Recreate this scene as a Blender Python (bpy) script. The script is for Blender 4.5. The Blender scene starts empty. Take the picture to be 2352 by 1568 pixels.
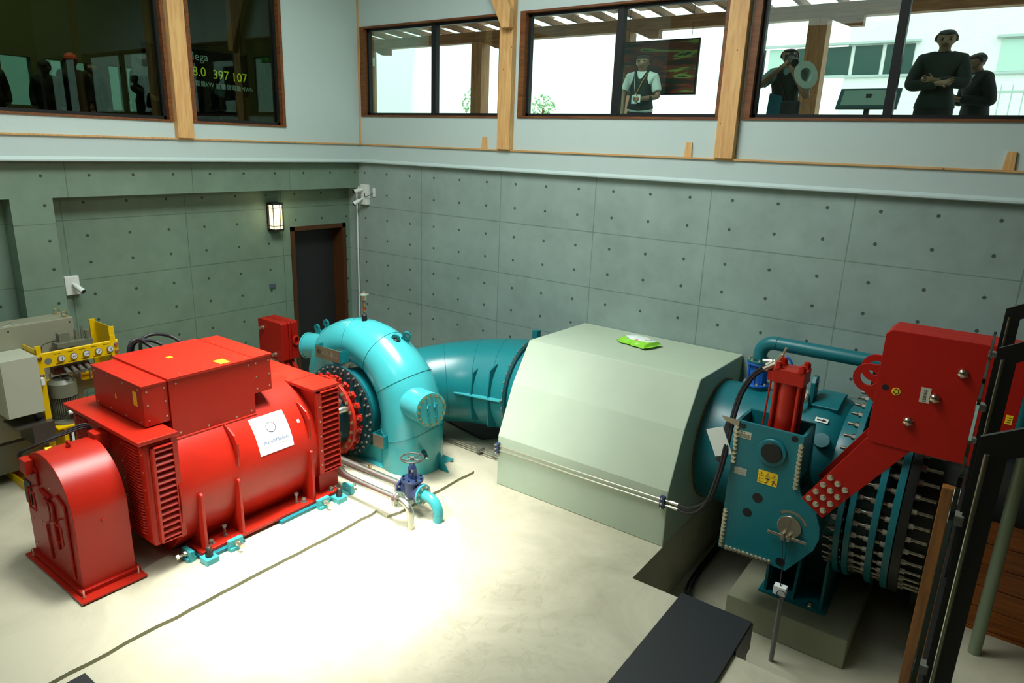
import bpy, bmesh, math, random
from mathutils import Vector, Matrix, noise
random.seed(7)
S = bpy.context.scene
C = S.collection
V = Vector
PI = math.pi

# ------------------------------------------------------------------ camera
cam_d = bpy.data.cameras.new('camera')
cam = bpy.data.objects.new('camera', cam_d)
C.objects.link(cam)
yaw, pitch, roll = -.6238, .2757, .0367
d = V((math.sin(yaw)*math.cos(pitch), math.cos(yaw)*math.cos(pitch), -math.sin(pitch)))
r = d.cross(V((0, 0, 1))).normalized()
u = r.cross(d)
c, s = math.cos(roll), math.sin(roll)
r2 = c*r + s*u
u2 = -s*r + c*u
M = Matrix((r2, u2, -d)).transposed().to_4x4()
M.translation = V((10.851, -9.366, 4.616))
cam.matrix_world = M
cam_d.sensor_width = 36
cam_d.lens = 1587.1/2352*36
cam_d.clip_start = .02
S.camera = cam

# ------------------------------------------------------------------ world, lights, exposure
S.view_settings.view_transform = 'Standard'
S.view_settings.look = 'None'
S.view_settings.exposure = 0.0
S.view_settings.gamma = 1.0
S.view_settings.use_curve_mapping = False
W = bpy.data.worlds.new('overcast_sky')
S.world = W
W.use_nodes = True
nt = W.node_tree
bg = nt.nodes['Background']
tc = nt.nodes.new('ShaderNodeTexCoord')
sp = nt.nodes.new('ShaderNodeSeparateXYZ')
cr = nt.nodes.new('ShaderNodeValToRGB')
cr.color_ramp.elements[0].position = .0
cr.color_ramp.elements[0].color = (.60, .66, .62, 1)
cr.color_ramp.elements[1].position = .35
cr.color_ramp.elements[1].color = (.93, 1.0, .98, 1)
nt.links.new(tc.outputs['Generated'], sp.inputs[0])
nt.links.new(sp.outputs['Z'], cr.inputs[0])
nt.links.new(cr.outputs[0], bg.inputs['Color'])
bg.inputs['Strength'].default_value = 2.35


def area_light(name, loc, target, sx, sy, power, color, spread=180):
    ld = bpy.data.lights.new(name, 'AREA')
    ld.shape = 'RECTANGLE'
    ld.size = sx
    ld.size_y = sy
    ld.energy = power
    ld.color = color
    ld.spread = math.radians(spread)
    o = bpy.data.objects.new(name, ld)
    C.objects.link(o)
    o.location = loc
    o.rotation_euler = (V(target)-V(loc)).to_track_quat('-Z', 'Y').to_euler()
    return o


area_light('high_window_daylight', (5.6, -12.4, 9.6), (5.6, -5.0, 0), 1.2, 2.0, 70, (1, 1, .95), 17)
area_light('high_window_daylight_upper', (5.85, -12.4, 9.0), (5.85, -2.0, 1.2), 1.0, 1.4, 9, (.97, 1, .98), 14)
area_light('roof_skylight', (4.1, -4.3, 9.1), (4.1, -4.3, 0), 2.0, 2.2, 165, (1, 1, .95), 44)
area_light('roof_light', (5.8, -4.6, 9.0), (5.8, -4.6, 0), 2.4, 3.0, 400, (.97, 1, .96), 150)
area_light('ceiling_fill', (4.7, -6.2, 9.1), (4.7, -6.2, 0), 5.6, 7.0, 270, (.86, 1, 1))  # added broad fill under the closed ceiling, lifts the walls
area_light('left_wall_wash', (13.9, -5.0, 7.2), (.4, -3.8, 6.4), 5.0, 1.6, 18, (1, 1, .80), 50)  # added wash lamp for the upper left wall; no window stands here
area_light('visitor_room_fill', (-2.5, -4.0, 8.3), (-2.5, -4.0, 0), 1.5, 3.0, 170, (1, .93, .62))  # added fill lamp that brightens the visitor room


# ------------------------------------------------------------------ materials


def lin(h):
    h = h.lstrip('#')
    o = []
    for i in (0, 2, 4):
        v = int(h[i:i+2], 16)/255
        o.append(v/12.92 if v <= .04045 else ((v+.055)/1.055)**2.4)
    return (*o, 1)


def N(m, t, **kw):
    n = m.node_tree.nodes.new(t)
    for k, v in kw.items():
        setattr(n, k, v)
    return n


def L(m, a, b):
    m.node_tree.links.new(a, b)


def math_n(m, op, a, b=None, c_=None):
    n = N(m, 'ShaderNodeMath', operation=op)
    for i, x in enumerate((a, b, c_)):
        if x is None:
            continue
        if isinstance(x, (int, float)):
            n.inputs[i].default_value = x
        else:
            L(m, x, n.inputs[i])
    return n.outputs[0]


def mat(name, col, rough=.5, metal=0., var=.08, scale=6., bump=0., bscale=60., coat=0., spec=.5):
    m = bpy.data.materials.new(name)
    m.use_nodes = True
    b = m.node_tree.nodes['Principled BSDF']
    col = lin(col) if isinstance(col, str) else (*col, 1)
    b.inputs['Roughness'].default_value = rough
    b.inputs['Metallic'].default_value = metal
    b.inputs['Coat Weight'].default_value = coat
    b.inputs['Coat Roughness'].default_value = .12
    b.inputs['Specular IOR Level'].default_value = spec
    g = N(m, 'ShaderNodeNewGeometry')
    nz = N(m, 'ShaderNodeTexNoise')
    nz.inputs['Scale'].default_value = scale
    nz.inputs['Detail'].default_value = 6
    L(m, g.outputs['Position'], nz.inputs['Vector'])
    mx = N(m, 'ShaderNodeMix', data_type='RGBA')
    mx.inputs[6].default_value = tuple(x*(1-var) for x in col[:3])+(1,)
    mx.inputs[7].default_value = tuple(min(1, x*(1+var)) for x in col[:3])+(1,)
    L(m, nz.outputs['Fac'], mx.inputs[0])
    L(m, mx.outputs[2], b.inputs['Base Color'])
    if bump:
        n2 = N(m, 'ShaderNodeTexNoise')
        n2.inputs['Scale'].default_value = bscale
        n2.inputs['Detail'].default_value = 4
        L(m, g.outputs['Position'], n2.inputs['Vector'])
        bp = N(m, 'ShaderNodeBump')
        bp.inputs['Strength'].default_value = bump
        bp.inputs['Distance'].default_value = .004
        L(m, n2.outputs['Fac'], bp.inputs['Height'])
        L(m, bp.outputs[0], b.inputs['Normal'])
    return m


def formwork(name, col, axis, x0, z0):
    """board formed concrete: panel joints every 1.8 m, tie holes every 0.6 m"""
    m = mat(name, col, .62, var=.0, spec=.3)
    b = m.node_tree.nodes['Principled BSDF']
    g = N(m, 'ShaderNodeNewGeometry')
    sx = N(m, 'ShaderNodeSeparateXYZ')
    L(m, g.outputs['Position'], sx.inputs[0])
    h = sx.outputs['X' if axis == 'x' else 'Y']
    z = sx.outputs['Z']
    fr = lambda v, off, per: math_n(m, 'FRACT', math_n(m, 'DIVIDE', math_n(m, 'SUBTRACT', v, off-200*per), per))
    # joints
    jx = math_n(m, 'MULTIPLY', math_n(m, 'ABSOLUTE', math_n(m, 'SUBTRACT', fr(h, x0+.9, 1.8), .5)), 1.8)
    jz = math_n(m, 'MULTIPLY', math_n(m, 'ABSOLUTE', math_n(m, 'SUBTRACT', fr(z, z0+.43125, .8625), .5)), .8625)
    # a broken joint line so that it fades in and out
    jn = N(m, 'ShaderNodeTexNoise')
    jn.inputs['Scale'].default_value = 2.3
    L(m, g.outputs['Position'], jn.inputs['Vector'])
    wd = math_n(m, 'MULTIPLY', jn.outputs['Fac'], .013)
    line = math_n(m, 'LESS_THAN', math_n(m, 'MINIMUM', jx, jz), wd)
    # holes
    hx = math_n(m, 'MULTIPLY', math_n(m, 'ABSOLUTE', math_n(m, 'SUBTRACT', fr(h, x0, .6), .5)), .6)
    fz = fr(z, z0, .8625)
    ha = math_n(m, 'MINIMUM', math_n(m, 'ABSOLUTE', math_n(m, 'SUBTRACT', fz, .283)), math_n(m, 'ABSOLUTE', math_n(m, 'SUBTRACT', fz, .734)))
    hz = math_n(m, 'MULTIPLY', ha, .8625)
    dist = math_n(m, 'SQRT', math_n(m, 'ADD', math_n(m, 'MULTIPLY', hx, hx), math_n(m, 'MULTIPLY', hz, hz)))
    hole = math_n(m, 'LESS_THAN', dist, .0215)
    n1 = N(m, 'ShaderNodeTexNoise')
    n1.inputs['Scale'].default_value = .9
    n1.inputs['Detail'].default_value = 8
    n1.inputs['Roughness'].default_value = .62
    L(m, g.outputs['Position'], n1.inputs['Vector'])
    n3 = N(m, 'ShaderNodeTexNoise')
    n3.inputs['Scale'].default_value = 5
    n3.inputs['Detail'].default_value = 6
    L(m, g.outputs['Position'], n3.inputs['Vector'])
    cc = lin(col)
    ramp = N(m, 'ShaderNodeValToRGB')
    ramp.color_ramp.elements[0].position = .3
    ramp.color_ramp.elements[1].position = .72
    ramp.color_ramp.elements[0].color = tuple(x*.84 for x in cc[:3])+(1,)
    ramp.color_ramp.elements[1].color = tuple(x*1.14 for x in cc[:3])+(1,)
    L(m, n1.outputs['Fac'], ramp.inputs[0])
    mott = N(m, 'ShaderNodeMix', data_type='RGBA', blend_type='MULTIPLY')
    mott.inputs[0].default_value = .35
    L(m, ramp.outputs[0], mott.inputs[6])
    r3 = N(m, 'ShaderNodeValToRGB')
    r3.color_ramp.elements[0].position = .35
    r3.color_ramp.elements[0].color = (.78, .80, .74, 1)
    r3.color_ramp.elements[1].position = .65
    r3.color_ramp.elements[1].color = (1, 1, 1, 1)
    L(m, n3.outputs['Fac'], r3.inputs[0])
    L(m, r3.outputs[0], mott.inputs[7])
    k1 = N(m, 'ShaderNodeMix', data_type='RGBA', blend_type='MULTIPLY')
    L(m, math_n(m, 'MULTIPLY', line, .85), k1.inputs[0])
    L(m, mott.outputs[2], k1.inputs[6])
    k1.inputs[7].default_value = (.55, .6, .56, 1)
    k2 = N(m, 'ShaderNodeMix', data_type='RGBA', blend_type='MULTIPLY')
    L(m, hole, k2.inputs[0])
    L(m, k1.outputs[2], k2.inputs[6])
    k2.inputs[7].default_value = (.24, .25, .23, 1)
    L(m, k2.outputs[2], b.inputs['Base Color'])
    bp = N(m, 'ShaderNodeBump')
    bp.inputs['Strength'].default_value = .5
    bp.inputs['Distance'].default_value = .01
    L(m, math_n(m, 'SUBTRACT', 1, math_n(m, 'MAXIMUM', hole, line)), bp.inputs['Height'])
    L(m, bp.outputs[0], b.inputs['Normal'])
    return m


def timber(name, col, dark, axis='z', rough=.55, knots=True, sc=1.0):
    m = bpy.data.materials.new(name)
    m.use_nodes = True
    b = m.node_tree.nodes['Principled BSDF']
    b.inputs['Roughness'].default_value = rough
    g = N(m, 'ShaderNodeNewGeometry')
    mp = N(m, 'ShaderNodeMapping')
    st = {'x': (.08, 1, 1), 'y': (1, .08, 1), 'z': (1, 1, .08)}[axis]
    mp.inputs['Scale'].default_value = tuple(14*sc*v for v in st)
    L(m, g.outputs['Position'], mp.inputs['Vector'])
    n1 = N(m, 'ShaderNodeTexNoise')
    n1.inputs['Scale'].default_value = 2
    n1.inputs['Detail'].default_value = 7
    n1.inputs['Distortion'].default_value = .6
    L(m, mp.outputs[0], n1.inputs['Vector'])
    ramp = N(m, 'ShaderNodeValToRGB')
    ramp.color_ramp.elements[0].position = .32
    ramp.color_ramp.elements[1].position = .66
    ramp.color_ramp.elements[0].color = lin(dark)
    ramp.color_ramp.elements[1].color = lin(col)
    L(m, n1.outputs['Fac'], ramp.inputs[0])
    out = ramp.outputs[0]
    if knots:
        vo = N(m, 'ShaderNodeTexVoronoi')
        vo.inputs['Scale'].default_value = 5
        L(m, g.outputs['Position'], vo.inputs['Vector'])
        kn = math_n(m, 'LESS_THAN', vo.outputs['Distance'], .055)
        mx = N(m, 'ShaderNodeMix', data_type='RGBA')
        L(m, kn, mx.inputs[0])
        L(m, out, mx.inputs[6])
        mx.inputs[7].default_value = tuple(v*.35 for v in lin(dark)[:3])+(1,)
        out = mx.outputs[2]
    L(m, out, b.inputs['Base Color'])
    return m


def glass(name, tint, gloss=.12, rough=.0):
    m = bpy.data.materials.new(name)
    m.use_nodes = True
    t = m.node_tree
    t.nodes.remove(t.nodes['Principled BSDF'])
    o = t.nodes['Material Output']
    tr = N(m, 'ShaderNodeBsdfTransparent')
    tr.inputs[0].default_value = (*tint, 1)
    gl = N(m, 'ShaderNodeBsdfGlossy')
    gl.inputs['Roughness'].default_value = rough
    gl.inputs['Color'].default_value = (.8, .95, .9, 1)
    fr = N(m, 'ShaderNodeLayerWeight')
    fr.inputs['Blend'].default_value = .3
    mx = N(m, 'ShaderNodeMixShader')
    L(m, math_n(m, 'MULTIPLY_ADD', fr.outputs['Fresnel'], .5, gloss*.5), mx.inputs[0])
    L(m, tr.outputs[0], mx.inputs[1])
    L(m, gl.outputs[0], mx.inputs[2])
    L(m, mx.outputs[0], o.inputs['Surface'])
    return m


def glow(name, col, power):
    m = bpy.data.materials.new(name)
    m.use_nodes = True
    b = m.node_tree.nodes['Principled BSDF']
    b.inputs['Base Color'].default_value = lin(col)
    b.inputs['Emission Color'].default_value = lin(col)
    b.inputs['Emission Strength'].default_value = power
    return m


RED = mat('red_paint', '#a92011', .34, var=.05, bump=.06, bscale=25, spec=.35)
RED2 = mat('dark_red_paint', '#a01406', .5, var=.05, bump=.08, bscale=90, spec=.25)
TEAL = mat('turquoise_paint', '#3a9fa4', .24, var=.04, coat=.2, bump=.03, bscale=14)
TEAL2 = mat('deep_turquoise_paint', '#15787e', .3, var=.05, coat=.0, bump=.04, bscale=18)
TEAL3 = mat('petrol_paint', '#0d6a72', .38, var=.05, bump=.05, bscale=30)
TEALD = mat('dark_teal_steel', '#0b3c40', .4, var=.1)
YEL = mat('yellow_paint', '#e6bd00', .42, var=.05)
STEEL = mat('bright_steel', '#a59f90', .3, 1., .08)
ZINC = mat('zinc_steel', '#d8d4c2', .34, 1., .1)
BRASSY = mat('passivated_steel', '#c9b184', .35, 1., .1)
STAIN = mat('stainless_pipe', '#d0cfc6', .34, 1., .05)
PLATE = mat('brushed_plate', '#a9a08e', .38, .9, .05)
BLACK = mat('black_paint', '#101110', .45, var=.1)
RUB = mat('black_rubber', '#15151a', .55, var=.1)
BLUE = mat('blue_paint', '#2468c8', .35, var=.05)
NAVY = mat('navy_cast_iron', '#27375f', .4, var=.08, bump=.15, bscale=80)
WHITE = mat('white_plastic', '#dfe6df', .45, var=.03)
PAPER = mat('white_label', '#d4d8d2', .5, var=.02)
GREYL = mat('light_grey_enamel', '#b4b9a4', .5, var=.03)
GREYC = mat('beige_grey_enamel', '#8f9079', .5, var=.03)
GREYM = mat('grey_motor_paint', '#6f7260', .42, var=.06)
GREYD = mat('galvanised_grey', '#7d7d75', .4, .5, .08)
GPIPE = mat('grey_conduit', '#6e7070', .45, var=.04)
GGPOST = mat('grey_green_post', '#7c8a70', .4, .2, .05)
DOORM = mat('charcoal_door', '#232425', .55, var=.05)
YLAB = mat('yellow_label', '#f1c81c', .5, var=.02)
INK = mat('black_ink', '#15140c', .6, var=.02)
BLUEINK = mat('blue_ink', '#2b4f7c', .6, var=.02)
PINKINK = mat('pink_ink', '#d79fb0', .6, var=.02)
GREYINK = mat('grey_ink', '#8a8f8e', .6, var=.02)
PLAS = mat('plaster_paint', '#bacdca', .7, var=.02, spec=.2)
FLASH = mat('white_flashing', '#b8cbc8', .45, var=.02)
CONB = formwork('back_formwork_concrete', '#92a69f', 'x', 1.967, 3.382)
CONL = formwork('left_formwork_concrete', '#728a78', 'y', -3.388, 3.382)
BLOCK = mat('smooth_concrete_render', '#afbea8', .7, var=.07, scale=2.2, bump=.1, bscale=30, spec=.25)
PED = mat('raw_concrete', '#898a72', .75, var=.14, scale=3, bump=.15, bscale=24, spec=.2)
PINE = timber('pine', '#d9b072', '#c4935a', 'z')
PINEX = timber('pine_strip', '#d3a96c', '#b98a52', 'x')
LOWBOUNCE = mat('low_bounce_wall', '#4a3a26', .6, var=.15, scale=2)  # dark finish made up for the unseen walls to cut bounce light
OAK = timber('brown_stained_frame', '#7a4a1e', '#5b2f10', 'x', knots=False)
PORCH = timber('porch_timber', '#a07048', '#7d5334', 'x')
PORCHZ = timber('porch_post_timber', '#b07f52', '#8b5d3a', 'z')
CEDAR = timber('orange_brown_board', '#a55a14', '#7a3d0a', 'x', knots=False, rough=.45)
CEDARZ = timber('brown_post', '#8c5a26', '#6a3f16', 'z', knots=True, rough=.45)
OLIVEW = timber('olive_brown_post', '#5c4a1c', '#45340f', 'z', knots=False)
ALU = mat('black_aluminium', '#1d2021', .4, .3, .05)
GLS = glass('clear_window_glass', (.90, 1., .96), .03)
GLT = glass('tinted_window_glass', (.33, .42, .36), .05)
GLB = glass('balustrade_glass', (.70, .78, .72), .08)


def floor_mat():
    m = mat('trowelled_concrete_floor', '#a39f88', .55, var=0, bump=.06, bscale=9, spec=.35)
    b = m.node_tree.nodes['Principled BSDF']
    g = N(m, 'ShaderNodeNewGeometry')
    n1 = N(m, 'ShaderNodeTexNoise')
    n1.inputs['Scale'].default_value = .8
    n1.inputs['Detail'].default_value = 9
    n1.inputs['Roughness'].default_value = .65
    n1.inputs['Distortion'].default_value = .8
    L(m, g.outputs['Position'], n1.inputs['Vector'])
    rp = N(m, 'ShaderNodeValToRGB')
    e = rp.color_ramp.elements
    e[0].position = .3
    e[0].color = lin('#9e9a84')
    e[1].position = .62
    e[1].color = lin('#b8b49d')
    L(m, n1.outputs['Fac'], rp.inputs[0])
    # worn, scuffed patch in front of the block
    sb = N(m, 'ShaderNodeVectorMath', operation='DISTANCE')
    L(m, g.outputs['Position'], sb.inputs[0])
    sb.inputs[1].default_value = (7.3, -4.5, 0)
    msk = math_n(m, 'SMOOTH_MIN', 1, math_n(m, 'SUBTRACT', 1, math_n(m, 'DIVIDE', sb.outputs['Value'], 1.6)), .1)
    n2 = N(m, 'ShaderNodeTexNoise')
    n2.inputs['Scale'].default_value = 4.2
    n2.inputs['Detail'].default_value = 10
    n2.inputs['Roughness'].default_value = .7
    n2.inputs['Distortion'].default_value = 1.5
    L(m, g.outputs['Position'], n2.inputs['Vector'])
    f = math_n(m, 'MULTIPLY', math_n(m, 'GREATER_THAN', n2.outputs['Fac'], .55), math_n(m, 'MAXIMUM', msk, 0))
    mx = N(m, 'ShaderNodeMix', data_type='RGBA', blend_type='MULTIPLY')
    L(m, math_n(m, 'MULTIPLY', f, .5), mx.inputs[0])
    L(m, rp.outputs[0], mx.inputs[6])
    mx.inputs[7].default_value = (.72, .72, .66, 1)
    L(m, mx.outputs[2], b.inputs['Base Color'])
    return m


FLOOR = floor_mat()


def checker_plate():
    m = mat('studded_steel_plate', '#3b3d40', .45, .55, .08)
    b = m.node_tree.nodes['Principled BSDF']
    g = N(m, 'ShaderNodeNewGeometry')
    mp = N(m, 'ShaderNodeMapping')
    mp.inputs['Rotation'].default_value = (0, 0, PI/4)
    mp.inputs['Scale'].default_value = (22, 22, 22)
    L(m, g.outputs['Position'], mp.inputs['Vector'])
    vo = N(m, 'ShaderNodeTexVoronoi')
    vo.inputs['Scale'].default_value = 1
    vo.inputs['Randomness'].default_value = 0
    L(m, mp.outputs[0], vo.inputs['Vector'])
    st = math_n(m, 'LESS_THAN', vo.outputs['Distance'], .22)
    bp = N(m, 'ShaderNodeBump')
    bp.inputs['Strength'].default_value = .8
    bp.inputs['Distance'].default_value = .004
    L(m, st, bp.inputs['Height'])
    L(m, bp.outputs[0], b.inputs['Normal'])
    mx = N(m, 'ShaderNodeMix', data_type='RGBA')
    L(m, st, mx.inputs[0])
    mx.inputs[6].default_value = lin('#393b3e')
    mx.inputs[7].default_value = lin('#5a5d5f')
    L(m, mx.outputs[2], b.inputs['Base Color'])
    return m


CHK = checker_plate()


def brick_white():
    m = mat('white_brick_paint', '#e9efec', .7, var=.01)
    b = m.node_tree.nodes['Principled BSDF']
    g = N(m, 'ShaderNodeNewGeometry')
    mp = N(m, 'ShaderNodeMapping')
    mp.inputs['Rotation'].default_value = (PI/2, 0, 0)
    L(m, g.outputs['Position'], mp.inputs['Vector'])
    br = N(m, 'ShaderNodeTexBrick')
    br.inputs['Color1'].default_value = lin('#f4f8f6')
    br.inputs['Color2'].default_value = lin('#eef4f1')
    br.inputs['Mortar'].default_value = lin('#e8eeec')
    br.inputs['Scale'].default_value = 3.2
    L(m, mp.outputs[0], br.inputs['Vector'])
    L(m, br.outputs['Color'], b.inputs['Base Color'])
    return m


BRICKW = brick_white()

# ------------------------------------------------------------------ mesh helpers
WL = {}


class MB:
    def __init__(s):
        s.bm = bmesh.new()

    def box(s, x0, x1, y0, y1, z0, z1):
        vs = [s.bm.verts.new((x, y, z)) for x in (x0, x1) for y in (y0, y1) for z in (z0, z1)]
        for f in ((0, 1, 3, 2), (4, 6, 7, 5), (0, 4, 5, 1), (2, 3, 7, 6), (0, 2, 6, 4), (1, 5, 7, 3)):
            s.bm.faces.new([vs[i] for i in f])
        return s

    def obox(s, cen, ax, ay, az):
        """oriented box, half vectors"""
        cen, ax, ay, az = V(cen), V(ax), V(ay), V(az)
        vs = [s.bm.verts.new(cen+i*ax+j*ay+k*az) for i in (-1, 1) for j in (-1, 1) for k in (-1, 1)]
        for f in ((0, 1, 3, 2), (4, 6, 7, 5), (0, 4, 5, 1), (2, 3, 7, 6), (0, 2, 6, 4), (1, 5, 7, 3)):
            s.bm.faces.new([vs[i] for i in f])
        return s

    def ext(s, poly, ax, a, b):
        """2-D outline in the plane normal to ax, extruded from a to b"""
        def P3(p, t):
            return {'x': (t, p[0], p[1]), 'y': (p[0], t, p[1]), 'z': (p[0], p[1], t)}[ax]
        A = [s.bm.verts.new(P3(p, a)) for p in poly]
        B = [s.bm.verts.new(P3(p, b)) for p in poly]
        s.bm.faces.new(A)
        s.bm.faces.new(B[::-1])
        n = len(poly)
        for i in range(n):
            s.bm.faces.new((A[i], B[i], B[(i+1) % n], A[(i+1) % n]))
        return s

    def ring_pts(s, c_, dr, r_, n, ref=None):
        dr = V(dr).normalized()
        a = ref if ref is not None else (V((0, 0, 1)) if abs(dr.z) < .9 else V((1, 0, 0)))
        a = (a-dr*a.dot(dr)).normalized()
        b = dr.cross(a)
        return [V(c_)+r_*(math.cos(2*PI*i/n)*a+math.sin(2*PI*i/n)*b) for i in range(n)], a

    def cyl(s, p, q, r_, r2_=None, n=24, cap=True):
        p, q = V(p), V(q)
        r2_ = r_ if r2_ is None else r2_
        A, _ = s.ring_pts(p, q-p, r_, n)
        B, _ = s.ring_pts(q, q-p, r2_, n)
        A = [s.bm.verts.new(v) for v in A]
        B = [s.bm.verts.new(v) for v in B]
        for i in range(n):
            s.bm.faces.new((A[i], A[(i+1) % n], B[(i+1) % n], B[i]))
        if cap:
            s.bm.faces.new(A[::-1])
            s.bm.faces.new(B)
        return s

    def ring(s, p, q, ro, ri, n=48):
        """washer shaped solid"""
        p, q = V(p), V(q)
        R = []
        for c_, rr in ((p, ro), (q, ro), (q, ri), (p, ri)):
            X, _ = s.ring_pts(c_, q-p, rr, n)
            R.append([s.bm.verts.new(v) for v in X])
        for k in range(4):
            A, B = R[k], R[(k+1) % 4]
            for i in range(n):
                s.bm.faces.new((A[i], A[(i+1) % n], B[(i+1) % n], B[i]))
        return s

    def tube(s, pts, rad, n=12, cap=True, closed=False):
        pts = [V(p) for p in pts]
        m = len(pts)
        if isinstance(rad, (int, float)):
            rad = [rad]*m
        ref = None
        rings = []
        for i, p in enumerate(pts):
            if closed:
                t = pts[(i+1) % m]-pts[i-1]
            else:
                t = pts[min(i+1, m-1)]-pts[max(i-1, 0)]
            R, ref = s.ring_pts(p, t, rad[i], n, ref)
            rings.append([s.bm.verts.new(v) for v in R])
        for k in range(m if closed else m-1):
            A, B = rings[k], rings[(k+1) % m]
            for i in range(n):
                s.bm.faces.new((A[i], A[(i+1) % n], B[(i+1) % n], B[i]))
        if cap and not closed:
            s.bm.faces.new(rings[0][::-1])
            s.bm.faces.new(rings[-1])
        return s

    def sphere(s, c_, r_, n=16, sc=(1, 1, 1)):
        res = bmesh.ops.create_uvsphere(s.bm, u_segments=n, v_segments=max(6, n//2), radius=r_)
        for v in res['verts']:
            v.co = V((v.co.x*sc[0], v.co.y*sc[1], v.co.z*sc[2]))+V(c_)
        return s

    def quad(s, *ps):
        s.bm.faces.new([s.bm.verts.new(p) for p in ps])
        return s

    def build(s, name, m, parent=None, smooth=False, bev=0., seg=2, off=None):
        bmesh.ops.recalc_face_normals(s.bm, faces=s.bm.faces[:])
        if parent is not None:
            off = WL[parent]
        elif off is None:
            xs = [v.co for v in s.bm.verts]
            off = V(((min(v.x for v in xs)+max(v.x for v in xs))/2, (min(v.y for v in xs)+max(v.y for v in xs))/2, min(v.z for v in xs)))
        off = V(off)
        for v in s.bm.verts:
            v.co -= off
        me = bpy.data.meshes.new(name)
        s.bm.to_mesh(me)
        s.bm.free()
        me.materials.append(m)
        o = bpy.data.objects.new(name, me)
        C.objects.link(o)
        if parent is not None:
            o.parent = parent
        else:
            o.location = off
        WL[o] = off
        if smooth:
            for p in me.polygons:
                p.use_smooth = True
            me.set_sharp_from_angle(angle=math.radians(38))
        if bev:
            b = o.modifiers.new('bevel', 'BEVEL')
            b.width = bev
            b.segments = seg
            b.limit_method = 'ANGLE'
            b.angle_limit = math.radians(40)
            b.harden_normals = False
        return o


def tag(o, label=None, cat=None, group=None, kind=None):
    if label:
        o['label'] = label
    if cat:
        o['category'] = cat
    if group:
        o['group'] = group
    if kind:
        o['kind'] = kind
    return o


def thing(name, loc, label, cat, group=None):
    o = bpy.data.objects.new(name, None)
    o.empty_display_size = .1
    C.objects.link(o)
    o.location = loc
    WL[o] = V(loc)
    return tag(o, label, cat, group)


def struct(o):
    o['kind'] = 'structure'
    return o


def hexmesh(name, r_, h, m, washer=0, stud=0, nut=True):
    """bolt pointing along +Z with its head at the origin side"""
    mb = MB()
    if washer:
        mb.cyl((0, 0, 0), (0, 0, washer), r_*1.25, n=16)
    if nut:
        mb.cyl((0, 0, washer), (0, 0, washer+h), r_, n=6)
    if stud:
        mb.cyl((0, 0, 0), (0, 0, stud), r_*.55, n=10)
    else:
        mb.cyl((0, 0, washer+h), (0, 0, washer+h*1.15), r_*.7, n=10)
    bmesh.ops.recalc_face_normals(mb.bm, faces=mb.bm.faces[:])
    me = bpy.data.meshes.new(name)
    mb.bm.to_mesh(me)
    mb.bm.free()
    me.materials.append(m)
    return me


def put(me, name, pos, dr, parent):
    o = bpy.data.objects.new(name, me)
    C.objects.link(o)
    o.parent = parent
    o.location = V(pos)-WL[parent]
    o.rotation_euler = V(dr).to_track_quat('Z', 'Y').to_euler()
    WL[o] = V(pos)
    return o


def arcpts(c_, r_, a0, a1, n, plane='xz', h=0.):
    o = []
    for i in range(n+1):
        a = math.radians(a0+(a1-a0)*i/n)
        x, y = c_[0]+r_*math.cos(a), c_[1]+r_*math.sin(a)
        o.append({'xz': (x, h, y), 'xy': (x, y, h), 'yz': (h, x, y)}[plane])
    return o


def smooth_path(pts, n=8):
    """Catmull-Rom through the points"""
    P = [V(p) for p in pts]
    P = [P[0]*2-P[1]]+P+[P[-1]*2-P[-2]]
    out = []
    for i in range(1, len(P)-2):
        for k in range(n):
            t = k/n
            a, b, c_, e = P[i-1], P[i], P[i+1], P[i+2]
            out.append(.5*((2*b)+(-a+c_)*t+(2*a-5*b+4*c_-e)*t*t+(-a+3*b-3*c_+e)*t**3))
    out.append(P[-2])
    return out


def lettering(txt, size, m, fn, parent, name='lettering', align='LEFT', ext=.0006, weight=0.):
    """text turned into a mesh; fn maps flat (u, v, w) to the world"""
    cu = bpy.data.curves.new('txt', 'FONT')
    cu.body = txt
    cu.size = size
    cu.align_x = align
    cu.extrude = ext
    cu.offset = weight
    cu.resolution_u = 3
    o = bpy.data.objects.new('txt', cu)
    C.objects.link(o)
    dg = bpy.context.evaluated_depsgraph_get()
    me = bpy.data.meshes.new_from_object(o.evaluated_get(dg))
    bpy.data.objects.remove(o)
    bpy.data.curves.remove(cu)
    off = WL[parent]
    for v in me.vertices:
        v.co = V(fn(v.co.x, v.co.y, v.co.z))-off
    me.name = name
    me.materials.clear()
    me.materials.append(m)
    t = bpy.data.objects.new(name, me)
    C.objects.link(t)
    t.parent = parent
    WL[t] = off
    return t
# ------------------------------------------------------------------ room shell
mb = MB()
mb.box(-1, 8.08, -13.2, 0, -1.2, 0)
mb.box(8.08, 9.41, -13.2, -3.04, -1.2, 0)
mb.box(9.41, 14.2, -13.2, -3.54, -1.2, 0)
mb.box(10.95, 14.2, -3.54, 0, -1.2, 0)
mb.box(8.08, 10.95, -3.04, 0, -1.2, -.9)
mb.box(9.41, 10.95, -3.54, -3.04, -1.2, -.9)
struct(mb.build('floor', FLOOR))
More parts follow.
